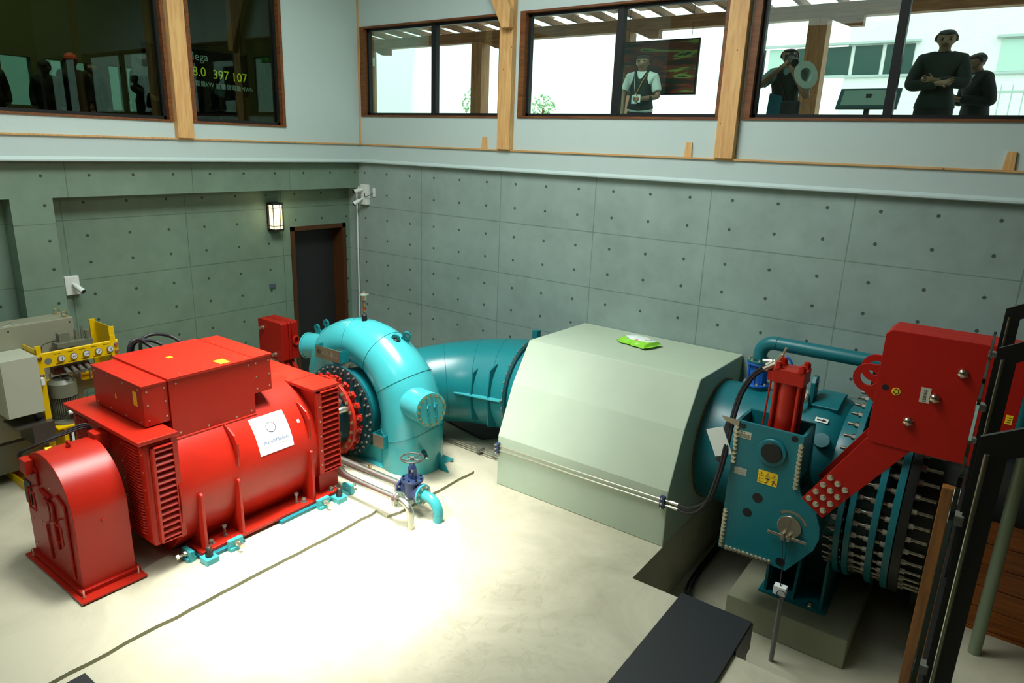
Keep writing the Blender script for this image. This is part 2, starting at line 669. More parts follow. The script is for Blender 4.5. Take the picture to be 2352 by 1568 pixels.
# raised machine slab, 3 cm proud, with its ragged cut edge
random.seed(3)
pts = [(-.9, -13.1)]
y = -13.1
pts.append((4.86, y))
while y < -4.05:
    y += .16
    pts.append((4.855+random.uniform(-.012, .012), y))
pts += [(4.84, -3.87), (5.05, -3.89)]
y = -3.85
while y < -2.35:
    y += .15
    pts.append((5.09+random.uniform(-.01, .01), y))
pts += [(5.07, -2.2), (-.9, -2.2)]
mb = MB()
mb.ext(pts, 'z', -.05, .042)
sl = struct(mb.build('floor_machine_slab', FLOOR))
sl.data.materials.append(mat('shaded_slab_edge', '#8a8a6e', .8, var=.12, scale=9))  # shade on the step's side faces, put in as a darker colour
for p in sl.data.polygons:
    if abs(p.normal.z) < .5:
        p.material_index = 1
# concrete walls
mb = MB()
mb.box(-1, 9.70, 0, .35, -1.2, 4.52)
mb.box(9.70, 10.60, 0, .35, 2.25, 4.52)
mb.box(10.60, 14.2, 0, .35, -1.2, 4.52)
mb.box(9.60, 10.70, .45, .6, -1.2, 2.4)
mb.box(9.60, 9.70, .35, .45, -1.2, 2.4)
mb.box(10.60, 10.70, .35, .45, -1.2, 2.4)
mb.box(9.60, 10.70, .34, .46, 2.25, 2.4)
mb.box(9.60, 10.70, -.0, .46, -1.3, -.9)
wall_back = struct(mb.build('wall_back', CONB))
mb = MB()
# recessed wall with the door opening (y -1.36 .. -.2)
mb.box(-.35, 0, -13.2, -1.385, -.1, 4.52)
mb.box(-.35, 0, -.17, 0, -.1, 4.52)
mb.box(-.35, 0, -1.385, -.17, 2.985, 4.52)
# beam and column proud of it
mb.box(0, .29, -13.2, 0, 3.725, 4.52)
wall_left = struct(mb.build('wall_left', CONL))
mb = MB()
mb.box(0, .29, -5.885, -5.385, 0, 3.725)
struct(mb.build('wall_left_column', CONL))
# plaster storey above
mb = MB()
op = [(.43, 3.715), (4.06, 7.36), (7.66, 11.30), (11.6, 13.9)]
z0, z1 = 5.045, 6.6
x = .30
for a, b_ in op:
    mb.box(x, a, 0, .2, 4.52, 9.2)
    mb.box(a, b_, 0, .2, 4.52, z0)
    mb.box(a, b_, 0, .2, z1, 9.2)
    x = b_
mb.box(x, 14.2, 0, .2, 4.52, 9.2)
struct(mb.build('wall_back_upper', PLAS))
mb = MB()
lo = [(-7.3, -3.66), (-3.385, -1.68)]
y = 0
for a, b_ in ((-3.385, -1.68), (-7.3, -3.66)):
    mb.box(.18, .38, b_, y, 4.52, 9.2)
    mb.box(.18, .38, a, b_, 4.52, 4.78)
    mb.box(.18, .38, a, b_, 7.3, 9.2)
    y = a
mb.box(.18, .38, -13.2, y, 4.52, 9.2)
struct(mb.build('wall_left_upper', PLAS))
# near walls, behind the camera, and the ceiling
mb = MB()
mb.box(-1, 14.4, -13.4, -13.2, -.1, 8.3)
mb.box(-1, 3.2, -13.4, -13.2, 8.3, 10.6)
mb.box(7.2, 14.4, -13.4, -13.2, 8.3, 10.6)
struct(mb.build('wall_front', LOWBOUNCE))
mb = MB()
mb.box(14.2, 14.4, -13.2, .2, -.1, 9.2)
struct(mb.build('wall_right', LOWBOUNCE))
mb = MB()
mb.box(-.4, 14.4, -11.2, .4, 9.2, 9.4)
struct(mb.build('ceiling', PLAS))

# flashing with a rolled lip and the pine strip on top of it
mb = MB()
prof = [(0, 4.205), (-.075, 4.205), (-.085, 4.215), (-.085, 4.235), (-.06, 4.262), (-.05, 4.27), (-.05, 4.53), (0, 4.53)]
mb.ext([(p[0], p[1]) for p in prof], 'x', .30, 14.2)
struct(mb.build('trim_1', FLASH))
mb = MB()
mb.ext([(.38-p[0]-.02, p[1]) for p in prof]+[], 'y', -13.2, -.05)
struct(mb.build('trim_2', FLASH))
mb = MB()
mb.box(.40, 14.2, -.075, 0, 4.53, 4.553)
struct(mb.build('trim_3', PINEX))
mb = MB()
mb.box(.38, .44, -13.2, -.0, 4.53, 4.553)
struct(mb.build('trim_4', PINEX))
mb = MB()
mb.box(.36, .395, -.035, .0, 4.55, 9.2)
struct(mb.build('trim_5', PINE))


def window(n, a, b_, z0, z1, mull, side, gm, fw=.09):
    """brown jambs, black sash bars, glass; side 'b' on the back wall, 'l' on the left wall"""
    def bx(mb, a0, a1, d0, d1, q0, q1):
        # d = depth from room face, positive outwards
        if side == 'b':
            mb.box(a0, a1, d0, d1, q0, q1)
        else:
            mb.box(.38-d1, .38-d0, a0, a1, q0, q1)
        return mb
    t = .055
    mb = MB()
    bx(mb, a, a+t+.045, -.02, .2, z0, z1)
    bx(mb, b_-t, b_, -.02, .2, z0, z1)
    bx(mb, a+t+.045, b_-t, -.02, .2, z0, z0+.03)
    bx(mb, a+t+.045, b_-t, -.02, .2, z1-.03, z1)
    f = struct(mb.build('window_%d' % n, OAK))
    mb = MB()
    for p0, p1 in ((a+t+.045, a+t+.045+.045), (b_-t-.04, b_-t)):
        bx(mb, p0, p1, .07, .15, z0+.03, z1-.03)
    for q0, q1 in ((z0+.03, z0+.075), (z1-.075, z1-.03)):
        bx(mb, a+t, b_-t, .07, .15, q0, q1)
    for p in mull:
        bx(mb, p-.05, p+.05, .06, .16, z0+.03, z1-.03)
    mb.build('sash', ALU, f)
    mb = MB()
    bx(mb, a+t, b_-t, .105, .111, z0+.03, z1-.03)
    mb.build('pane', gm, f)
    return f


window(1, .43, 3.715, 5.045, 6.6, [2.19], 'b', GLS)
window(2, 4.06, 7.36, 5.045, 6.6, [5.75], 'b', GLS)
window(3, 7.66, 11.30, 5.045, 6.6, [9.34], 'b', GLS)
window(4, 11.6, 13.9, 5.045, 6.6, [12.75], 'b', GLS)
window(5, -3.385, -1.68, 4.78, 7.3, [], 'l', GLT)
window(6, -7.3, -3.66, 4.78, 7.3, [], 'l', GLT)

# door in the left wall: deep brown reveal and a charcoal leaf set back
mb = MB()
mb.box(-.35, .03, -1.425, -1.345, 0, 3.03)
mb.box(-.35, .03, -.215, -.13, 0, 3.03)
mb.box(-.35, .03, -1.425, -.13, 2.95, 3.03)
door = struct(mb.build('door_1', mat('dark_brown_door_frame', '#4a2a10', .5, var=.15, scale=3)))
mb = MB()
mb.box(-.33, -.27, -1.345, -.215, 0, 2.95)
mb.build('leaf', DOORM, door)

# pine posts on the room face of the upper storey


def pine_post(nm, x0, x1, y0, y1, z1, label):
    mb = MB()
    mb.box(x0, x1, y0, y1, 4.553, z1)
    o = mb.build(nm, PINE, bev=.006)
    return tag(o, label, 'post', 'pine posts between the upper windows')


pine_post('timber_post', 3.74, 3.99, -.115, -.004, 9.15, 'pine post between the first and second windows of the back wall, with a diagonal brace')
pine_post('timber_post', 7.38, 7.63, -.115, -.004, 9.15, 'pine post between the window with the poster and the window with three people')
pine_post('timber_post', 11.32, 11.57, -.115, -.004, 9.15, 'pine post at the far right of the back wall')
pine_post('timber_post', .384, .484, -3.65, -3.40, 9.15, 'pine post between the two dark tinted windows of the left wall')
# diagonal brace rising from the first post
mb = MB()
mb.ext([(3.85, 6.35), (4.0, 6.35), (4.0, 6.62), (3.30, 7.9), (3.0, 7.9)], 'y', -.22, -.11)
tag(mb.build('timber_brace', PINE, bev=.006), 'thick diagonal pine brace meeting the post right of the first window', 'brace')
# three short stubs standing on the strip
for i, (x, lb) in enumerate(((3.41, 'short pine stub on the ledge left of the first post'), (6.98, 'short pine stub on the ledge below the window with the poster'), (10.62, 'short pine stub on the ledge below the three people'))):
    mb = MB()
    mb.ext([(x-.055, 4.553), (x+.055, 4.553), (x+.045, 4.745), (x-.035, 4.745)], 'y', -.03, .0)
    tag(mb.build('timber_stub', PINE), lb, 'timber stub', 'short pine stubs on the ledge')

# ------------------------------------------------------------------ porch outside the back wall
GZ = 4.30
mb = MB()
mb.box(-20, 30, .36, 40, GZ-.1, GZ)
tag(mb.build('ground', mat('outside_paving', '#b9bab2', .8, var=.05)), kind='structure')
for i, (x, lb) in enumerate(((-3.2, 'porch post at the left edge of the first window, outside'), (.36, 'porch post outside with a white camera at its head'), (3.98, 'porch post outside behind the poster in the second window'), (7.55, 'porch post outside behind the man with the camera'), (11.2, 'porch post outside beyond the right edge of the photo'))):
    if i == 0:
        continue
    mb = MB()
    mb.box(x-.15, x+.15, 3.45, 3.75, GZ, 6.8)
    tag(mb.build('porch_post', PORCHZ, bev=.01), lb, 'post', 'porch posts outside')
mb = MB()
mb.box(-3.26, -3.1, 3.5, 3.7, GZ, 6.8)
tag(mb.build('porch_post', PORCHZ, bev=.01), 'slim porch post at the far left of the first window, outside', 'post', 'porch posts outside')
mb = MB()
mb.box(-5, 15, 3.5, 3.7, 6.80, 7.02)
tag(mb.build('porch_beam', PORCH, bev=.008), 'long outer porch beam carried by the porch posts', 'beam')
mb = MB()
mb.box(-5, 15, 2.0, 2.14, 7.02, 7.18)
tag(mb.build('porch_beam', PORCH, bev=.008), 'inner porch beam between the wall and the outer beam', 'beam')
# beam end brackets
for x in (-3.2+.55, .36+.55, 3.98+.6, 7.55+.55):
    mb = MB()
    mb.ext([(x-.42, 6.8), (x+.12, 6.8), (x+.12, 6.66), (x-.08, 6.66)], 'y', 3.52, 3.68)
    tag(mb.build('beam_bracket', PORCH), {0: 'bracket'}.get(9, 'pale timber bracket under the outer porch beam, right of a porch post'), 'bracket', 'brackets under the outer porch beam')
k = 0
x = -4.6
while x < 14.5:
    mb = MB()
    mb.ext([(.40, 7.22), (4.4, 7.02), (4.4, 7.12), (.40, 7.34)], 'x', x-.045, x+.045)
    tag(mb.build('porch_rafter', PORCH), 'porch roof rafter running out from the wall, one of a close row', 'rafter', 'porch rafters outside the back wall')
    x += .62
    k += 1
# roof boards with slots that let the daylight through
mb = MB()
x = -4.9
while x < 14.5:
    mb.box(x, x+.42, .37, 4.5, 7.34, 7.37)
    x += .62
mb.box(-5, 14.5, 3.2, 3.5, 7.34, 7.37)
mb.box(-5, 14.5, 1.1, 1.5, 7.34, 7.37)
tag(mb.build('porch_roof_boards', PORCH), 'open boarded porch roof with slots of daylight between boards', 'roof')

# pale house opposite
mb = MB()
mb.box(6.0, 30, 13.0, 20, GZ, 13)
house = mb.build('white_house', BRICKW)
tag(house, 'white brick house seen through the right window, with a row of windows', 'building')
HG1 = mat('pale_curtain_glass', '#bfe0d4', .3, var=.02)
HG2 = mat('dark_green_glass', '#2f4f48', .2, var=.2, scale=1.5)
random.seed(5)
for wx0, wx1, n in ((3.0, 7.72, 6), (9.55, 11.6, 3), (13.5, 15.5, 3)):
    mb = MB()
    mb.box(wx0-.08, wx1+.08, 12.86, 13.0, 7.66, 7.72)
    mb.box(wx0-.05, wx1+.05, 12.93, 13.02, 6.80, 6.86)
    wf = mb.build('window_frame', FLASH, house)
    w_ = (wx1-wx0)/n
    for i in range(n):
        g = (i % 2 == 1)
        if wx0 > 8:
            g = True
        mb = MB()
        mb.box(wx0+i*w_+.05, wx0+(i+1)*w_-.05, 12.97, 12.99, 6.87, 7.62)
        mb.build('pane', HG1 if (g and not (wx0 < 8 and i in (3, 5))) else HG2, wf)
# rail fence far right
mb = MB()
mb.box(9.4, 14, 7.98, 8.02, 5.96, 6.0)
x = 9.45
while x < 14:
    mb.cyl((x, 8, GZ), (x, 8, 6.12), .012, n=6)
    x += .19
tag(mb.build('rail_fence', mat('pale_green_rail', '#c2dcd2', .5)), 'pale metal rail fence outside, right of the small man in the jacket', 'fence')
# information lectern outside with a slanted board
t = thing('lectern_board', (8.95, .9, GZ), 'slanted information board on a post outside, left of the broad man', 'sign')
mb = MB()
c0 = V((8.95, .95, 5.36))
up = V((0, .10, .125))
mb.obox(c0, (.36, 0, 0), up, (0, -.012, .01))
mb.build('frame', TEALD, t)
mb = MB()
mb.obox(c0+V((0, -.013, .011)), (.31, 0, 0), up*.78, (0, -.004, .003))
mb.build('board', mat('grey_green_board', '#6f8a7e', .3, var=.04), t)
mb = MB()
mb.box(8.92, 8.98, .93, .99, GZ, 5.42)
mb.build('post', BLACK, t)
# poster behind the man in the waistcoat: dark print of a glass stair
POST = bpy.data.materials.new('stair_print')
POST.use_nodes = True
b = POST.node_tree.nodes['Principled BSDF']
b.inputs['Roughness'].default_value = .3
g = N(POST, 'ShaderNodeNewGeometry')
mp = N(POST, 'ShaderNodeMapping')
mp.inputs['Rotation'].default_value = (PI/2, 0, 0)
L(POST, g.outputs['Position'], mp.inputs['Vector'])
wv = N(POST, 'ShaderNodeTexNoise')
wv.inputs['Scale'].default_value = 3.2
wv.inputs['Detail'].default_value = 3
wv.inputs['Distortion'].default_value = .4
st = N(POST, 'ShaderNodeMapping')
st.inputs['Rotation'].default_value = (0, 0, .5)
st.inputs['Scale'].default_value = (.5, 3.2, 1)
L(POST, mp.outputs[0], st.inputs['Vector'])
L(POST, st.outputs[0], wv.inputs['Vector'])
rp = N(POST, 'ShaderNodeValToRGB')
el = rp.color_ramp.elements
el[0].position = .36
el[0].color = lin('#14241e')
el[1].position = .44
el[1].color = lin('#3a1c14')
for p_, c_ in ((.5, '#742a1e'), (.56, '#4d381e'), (.62, '#8a9a4a'), (.68, '#24342b')):
    e_ = el.new(p_)
    e_.color = lin(c_)
L(POST, wv.outputs['Fac'], rp.inputs[0])
L(POST, rp.outputs[0], b.inputs['Base Color'])
t = thing('photo_board', (5.9, 1.22, 5.3), 'dark red brown photo board outside the second window, behind the man in the waistcoat', 'poster')
mb = MB()
mb.box(5.17, 6.49, 1.2, 1.23, 5.46, 6.26)
mb.build('frame', ALU, t)
mb = MB()
mb.box(5.19, 6.47, 1.19, 1.2, 5.48, 6.24)
mb.build('print', POST, t)
mb = MB()
mb.cyl((5.3, 1.21, 6.2), (5.3, 1.21, 7.34), .004, n=6)
mb.cyl((6.35, 1.21, 6.2), (6.35, 1.21, 7.34), .004, n=6)
mb.build('hanging_wire', ALU, t)
# small white camera on the porch post
t = thing('security_camera', (-2.98, 3.5, 6.45), 'small white camera on the slim porch post seen in the first window', 'camera')
mb = MB()
mb.box(-3.14, -2.98, 3.42, 3.52, 6.42, 6.6)
mb.build('base', WHITE, t)
mb = MB()
mb.cyl((-3.02, 3.40, 6.53), (-2.86, 3.3, 6.45), .04, n=12)
mb.build('camera_body', GREYD, t)


def foliage(name, cen, rad, n, m, label, cat, leaf=.06, trunk=None):
    t = thing(name, (cen[0], cen[1], GZ), label, cat)
    mb = MB()
    for i in range(n):
        while True:
            p = V([random.uniform(-1, 1) for _ in range(3)])
            if p.length < 1:
                break
        p = V(cen)+V((p.x*rad[0], p.y*rad[1], p.z*rad[2]))
        a = V([random.gauss(0, 1) for _ in range(3)]).normalized()
        b_ = a.orthogonal().normalized()
        s_ = leaf*random.uniform(.6, 1.3)
        mb.quad(p-a*s_, p-b_*s_*.5, p+a*s_, p+b_*s_*.5)
    mb.build('leaves', m, t)
    mb = MB()
    mb.cyl((cen[0], cen[1], GZ), cen, .05, .03, n=8)
    mb.build('trunk', CEDARZ, t)
    return t


LEAF = mat('leaf_green', '#5f9a3a', .6, var=.3, scale=9)
LEAFP = mat('pale_leaf_green', '#a8d6a0', .6, var=.2, scale=9)
foliage('young_tree', (-8.6, 3.0, 6.6), (1.3, 1.2, 1.7), 3000, LEAF, 'leafy green tree beyond the dark room, behind the hanging display', 'tree', .10)
foliage('young_tree', (-6.9, 3.2, 6.2), (.35, .6, 1.5), 900, LEAF, 'leafy green tree beyond the dark room, seen in its narrow right window', 'tree', .10)
foliage('shrub', (-2.3, 6.6, 5.75), (.35, .3, .4), 160, LEAFP, 'pale sapling outside in the left half of the first window', 'shrub', .05)
foliage('shrub', (.1, 6.6, 5.6), (.35, .3, .35), 160, LEAFP, 'pale sapling outside in the right half of the first window', 'shrub', .05)

# ------------------------------------------------------------------ dark visitor room behind the left wall
RZ = 4.2
DARKW = mat('dim_olive_wall', '#66603c', .8, var=.05)
mb = MB()
mb.box(-5.2, .18, -13, .35, RZ-.1, RZ)
mb.box(-5.2, -.36, -13, .35, RZ-.3, RZ-.1)
struct(mb.build('floor_visitor_room', mat('dark_room_floor', '#2b2b26', .5)))
mb = MB()
mb.box(-5.2, .18, -13, .35, 8.4, 8.5)
struct(mb.build('ceiling_visitor_room', DARKW))
mb = MB()
ops = [(-6.6, -4.15), (-3.93, -3.42), (-3.16, -2.83), (-2.74, -2.40), (-2.0, -1.72), (-1.64, -1.30), (-1.0, -.1)]
y = -13
for a, b_ in ops:
    mb.box(-5.2, -5.0, y, a, RZ, 8.4)
    mb.box(-5.2, -5.0, a, b_, RZ, 5.04)
    mb.box(-5.2, -5.0, a, b_, 5.92, 8.4)
    y = b_
mb.box(-5.2, -5.0, y, .35, RZ, 8.4)
ex = -5.0
for a, b_ in ((-4.9, -4.15), (-4.05, -3.75), (-3.25, -2.70)):
    mb.box(ex, a, .25, .35, RZ, 8.4)
    mb.box(a, b_, .25, .35, RZ, 5.2)
    mb.box(a, b_, .25, .35, 6.27, 8.4)
    ex = b_
mb.box(ex, .18, .25, .35, RZ, 8.4)
mb.box(-5.2, .18, -13.1, -13, RZ, 8.4)
struct(mb.build('wall_visitor_room', DARKW))
mb = MB()
mb.box(-5.15, -5.12, -7, .2, 5.0, 6.6)
mb.box(-4.95, -2.6, .28, .30, 5.1, 6.4)
mb.build('pane', glass('smoked_room_glass', (.50, .66, .60), .02), wall_left)
# post and beam inside that room
mb = MB()
mb.box(-2.6, -2.45, -.75, -.55, RZ, 8.4)
tag(mb.build('interior_post', timber('dim_post', '#8a5a20', '#6b4216', 'z')), 'brown timber post inside the dark room, above the hanging display', 'post')
# recessed ceiling spots of that room
SPOT = glow('spot_glow', '#ffe2a0', 5)
for p in ((-1.6, -4.75, 8.38), (-1.6, -3.3, 8.38), (-3.2, -3.9, 8.38), (-1.2, -2.2, 8.38)):
    t = thing('ceiling_spotlight', p, 'small warm spotlight in the ceiling of the dark room', 'ceiling light', 'spotlights in the dark room')
    mb = MB()
    mb.ring((p[0], p[1], p[2]-.02), (p[0], p[1], p[2]+.02), .07, .05, n=20)
    mb.build('rim', BLACK, t)
    mb = MB()
    mb.cyl((p[0], p[1], p[2]-.005), (p[0], p[1], p[2]+.01), .05, n=16)
    mb.build('lamp', SPOT, t)
# hanging display board with figures
t = thing('display_board', (-1.0, -2.3, 5.3), 'dark hanging display with yellow figures behind the left window beside the pine post', 'display')
mb = MB()
mb.box(-1.05, -1.0, -3.3, -1.42, 5.30, 6.02)
mb.build('panel', mat('display_black', '#0b0f0f', .25), t)
mb = MB()
mb.box(-1.0, -.985, -3.3, -1.42, 6.0, 6.03)
mb.build('top_trim', GREYD, t)
mb = MB()
for yy in (-3.1, -1.6):
    mb.box(-1.04, -1.02, yy-.01, yy+.01, 6.02, 8.4)
mb.build('hanger', ALU, t)
LTXT = glow('display_white_text', '#9fb3a8', 1.2)
YTXT = glow('display_yellow_text', '#c8d020', 2.0)
fnb = lambda y0, z0: (lambda u_, v_, w_: (-.998+w_, y0+u_, z0+v_))
lettering('S Mega', .19, LTXT, fnb(-2.72, 5.83), t)
lettering('48.0', .21, YTXT, fnb(-2.6, 5.58), t)
lettering('397', .21, YTXT, fnb(-2.12, 5.56), t)
lettering('107', .21, YTXT, fnb(-1.76, 5.55), t)
lettering('發電量kW', .10, LTXT, fnb(-2.56, 5.42), t)
lettering('累積發電量MWh', .10, LTXT, fnb(-2.08, 5.40), t)

# ------------------------------------------------------------------ things on the lower walls
# lantern
t = thing('wall_lantern', (.06, -1.75, 3.0), 'lit bronze wall lantern with cream glass beside the dark door', 'wall lamp')
GLOWL = glow('lantern_glass', '#ffedb8', 1.6)
mb = MB()
mb.box(.0, .03, -1.90, -1.66, 2.99, 3.50)
mb.box(.0, .17, -1.88, -1.67, 2.99, 3.035)
mb.box(.0, .17, -1.88, -1.67, 3.46, 3.50)
mb.build('bracket', BLACK, t, bev=.003)
mb = MB()
mb.box(.02, .155, -1.865, -1.685, 3.035, 3.46)
mb.build('glass', GLOWL, t, bev=.01)
mb = MB()
for yy in (-1.88, -1.74, -1.675):
    mb.box(.156, .168, yy, yy+.012, 3.03, 3.47)
for zz in (3.085, 3.40):
    mb.box(.154, .166, -1.885, -1.665, zz, zz+.01)
    mb.box(.02, .166, -1.885, -1.875, zz, zz+.01)
mb.build('grille', BLACK, t)
lp = bpy.data.lights.new('lantern_light', 'POINT')
lp.energy = 5
lp.color = (1, .78, .45)
lp.shadow_soft_size = .09
lo_ = bpy.data.objects.new('lantern_light', lp)
C.objects.link(lo_)
lo_.location = (.30, -1.77, 3.24)
# junction plate
mb = MB()
mb.box(0, .02, -1.93, -1.81, 1.95, 2.03)
tag(mb.build('switch_plate', mat('blue_grey_plate', '#4d5660', .5)), 'small blue grey switch plate on the left wall below the lantern', 'switch')


def bullet_cam(p, dr, label, n='camera_body', parent=None, base=None):
    t = thing('security_camera', p, label, 'camera')
    p = V(p)
    dr = V(dr).normalized()
    if base:
        mb = MB()
        mb.box(*base)
        mb.build('mount', WHITE, t, bev=.008)
    mb = MB()
    mb.tube([p, p+dr*.05], .018, n=10)
    mb.cyl(p+dr*.04, p+dr*.19, .036, .04, n=18)
    mb.build('body', WHITE, t, smooth=True)
    mb = MB()
    mb.cyl(p+dr*.185, p+dr*.198, .036, n=18)
    mb.build('lens', BLACK, t)
    return t


bullet_cam((.08, -5.2, 2.50), (.75, .35, -.55), 'white camera on the left wall right of the concrete column', base=(0, .06, -5.29, -5.10, 2.33, 2.60))
t = bullet_cam((.51, -.10, 3.71), (-.25, -.9, -.2), 'upper of two white cameras in the room corner', base=(.44, .60, -.09, 0, 3.42, 3.80))
bullet_cam((.50, -.12, 3.53), (-.3, -.8, -.5), 'lower of two white cameras in the room corner, under the other', base=(.485, .515, -.12, -.0, 3.515, 3.545))
mb = MB()
mb.box(.70, .76, -.02, 0, 3.58, 3.74)
tag(mb.build('socket_plate', WHITE, bev=.004), 'small white outlet plate right of the two corner cameras', 'outlet')
mb = MB()
mb.tube(smooth_path([(.56, -.1, 3.64), (.60, -.12, 3.58), (.66, -.08, 3.60), (.72, -.03, 3.65)], 5), .006, n=6)
tag(mb.build('camera_cable', BLACK), 'thin dark cable from the corner cameras to the outlet plate', 'cable')
mb = MB()
mb.cyl((.27, -.035, 0), (.27, -.035, 3.68), .016, n=10)
mb.tube([(.27, -.035, 3.67), (.33, -.035, 3.74), (.44, -.035, 3.74)], .016, n=8)
tag(mb.build('corner_conduit', WHITE, smooth=True), 'thin white conduit running down the room corner', 'pipe')
# ------------------------------------------------------------------ exciter housing (arched red cabinet)
GX, GZA, GR = 3.25, .76, .86
B_S = hexmesh('small_screw', .011, .006, ZINC)
B_M = hexmesh('bolt', .022, .02, ZINC, washer=.004)
B_L = hexmesh('bolt', .034, .03, ZINC, washer=.006)
t = thing('exciter_housing', (3.29, -6.69, .03), 'red arched housing on its own base plate at the near end of the generator', 'machine housing')


def arch(x0, x1, zs, zb, n=26):
    cx, rr = (x0+x1)/2, (x1-x0)/2
    return [(x0, zb), (x1, zb)]+[(cx+rr*math.cos(PI*i/n), zs+rr*math.sin(PI*i/n)) for i in range(n+1)]


mb = MB()
mb.ext(arch(2.72, 3.87, .87, .12), 'y', -6.96, -6.435)
mb.build('casing', RED, t, smooth=True, bev=.006)
mb = MB()
mb.box(2.64, 4.035, -7.045, -6.40, .06, .078)
mb.build('base_plate', RED, t)
mb = MB()
mb.box(2.68, 3.91, -7.0, -6.40, .078, .125)
mb.build('base_frame', RED2, t, bev=.004)
mb = MB()
for x in (2.75, 3.3, 3.9):
    mb.box(x-.05, x+.05, -6.98, -6.5, .028, .06)
mb.build('packing_block', PED, t)
for p in ((3.95, -6.99), (3.95, -6.45), (2.75, -7.0)):
    mb = MB()
    mb.cyl((p[0], p[1], .03), (p[0], p[1], .17), .009, n=8)
    mb.cyl((p[0], p[1], .078), (p[0], p[1], .095), .018, n=6)
    mb.build('stud', ZINC, t)
# front door panel with frame bars and handles
F = -6.96
mb = MB()
mb.tube([(3.25, F-.012, .95), (3.44, F-.012, .93), (3.44, F-.012, .60), (3.44, F-.012, .42)], .014, n=8)
mb.tube([(3.18, F-.012, 1.02), (3.40, F-.012, 1.0)], .02, n=8)
mb.tube([(3.56, F-.012, 1.08), (3.74, F-.012, 1.02), (3.74, F-.012, .2)], .012, n=8)
mb.tube([(2.95, F-.012, 1.26), (3.14, F-.012, 1.22), (3.14, F-.012, 1.05)], .012, n=8)
mb.tube([(3.2, F-.012, .62), (3.22, F-.012, .22)], .011, n=8)
mb.build('door_bars', RED2, t)
for hx, hz in ((2.93, .86), (3.52, .68)):
    mb = MB()
    mb.tube([(hx, F, hz+.11), (hx, F-.05, hz+.11), (hx+.16, F-.05, hz+.09), (hx+.16, F-.05, hz-.10), (hx+.02, F-.05, hz-.10), (hx, F-.05, hz+.08)], .011, n=8)
    mb.build('handle', RED, t)
mb = MB()
mb.tube([(3.2+.14*math.sin(a/10*PI), F-.014, .82+.17*math.cos(a/10*PI)) for a in range(11)], .008, n=6)
mb.build('latch_arc', RED2, t)
mb = MB()
mb.box(2.93, 3.09, -7.045, -6.96, 1.17, 1.33)
mb.build('junction_box', RED, t, bev=.006)
mb = MB()
mb.ext([(2.72, 1.0), (2.90, 1.0), (2.86, .72), (2.72, .72)], 'y', -6.97, -6.962)
mb.cyl((2.70, -6.8, .86), (2.62, -6.8, .86), .13, .10, n=24)
mb.build('vent_cap', BLACK, t)
for x, z in ((2.8, .55), (2.82, .25), (2.95, 1.1), (3.3, .33), (3.6, .25), (3.3, .75), (3.05, .6), (3.4, 1.1), (3.65, .7)):
    put(B_S, 'screw', (x, F, z), (0, -1, 0), t)
mb = MB()
mb.tube([(3.30+.028*math.cos(a), -6.70, 1.475+.035*math.sin(a)) for a in [2*PI*i/16 for i in range(16)]], .011, n=8, closed=True)
mb.cyl((3.30, -6.70, 1.435), (3.30, -6.70, 1.455), .028, n=12)
mb.build('lifting_eye', RED, t, smooth=True)
mb = MB()
mb.cyl((3.865, -6.69, .80), (3.885, -6.69, .80), .018, n=12)
mb.build('side_plug', RED, t)
mb = MB()
mb.ext([(3.13, -6.86), (3.21, -6.88), (3.16, -6.80)], 'z', 1.436, 1.439)
mb.build('warning_sticker', YLAB, t)
# cable from the front of the housing over the top to the generator
mb = MB()
for k in range(3):
    o = .02*k
    mb.tube(smooth_path([(2.84, -7.0, 1.15+o), (2.80, -6.99, 1.28+o), (2.88, -6.90+o, 1.38), (3.0, -6.60+o, 1.47+o), (3.05, -6.42, 1.50+o), (3.08, -6.37, 1.42+o)], 8), .011, n=8)
tag(mb.build('cable_bundle', RUB, smooth=True), 'black cable bundle arching over the red arched housing to the generator', 'cable')

# ------------------------------------------------------------------ generator
G = thing('generator', (3.25, -5.1, .09), 'large red cylindrical generator with boxy terminal housing and louvred ends', 'generator')
mb = MB()
mb.cyl((GX, -6.0, GZA), (GX, -4.12, GZA), GR, n=72)
mb.build('barrel', RED, G, smooth=True, bev=.01)
# feet: long side plates
for sgn in (1, -1):
    mb = MB()
    x = GX+sgn*.93
    a, b_ = sorted((GX+sgn*.60, x))
    mb.box(a, b_, -5.86, -3.9, .085, .125)
    mb.build('foot', RED, G, bev=.004)
# lower skirt between the barrel and the feet
mb = MB()
mb.ext([(GX-.62, .12), (GX+.62, .12), (GX+.74, .4), (GX-.74, .4)], 'y', -5.8, -4.15)
mb.build('skirt', RED, G)
for y in (-5.79, -5.33, -4.31):
    mb = MB()
    mb.ext([(GX+.70, .12), (GX+.925, .12), (GX+.915, .80), (GX+.885, .82), (GX+.86, .80), (GX+.83, .60), (GX+.70, .45)], 'y', y-.018, y+.018)
    mb.build('gusset', RED, G, bev=.008)
for y, z in ((-5.28, 1.0), (-4.28, 1.02)):
    mb = MB()
    # upright ear: curved hook of plate
    pts = [(3.99, .93), (4.07, .80), (4.105, 1.05), (4.10, 1.22), (4.05, 1.31), (3.93, 1.38), (3.86, 1.40), (3.82, 1.37), (3.90, 1.33), (4.02, 1.20), (4.035, 1.05)]
    mb.ext(pts, 'y', y-.015, y+.015)
    mb.build('lifting_ear', RED, G, bev=.006)
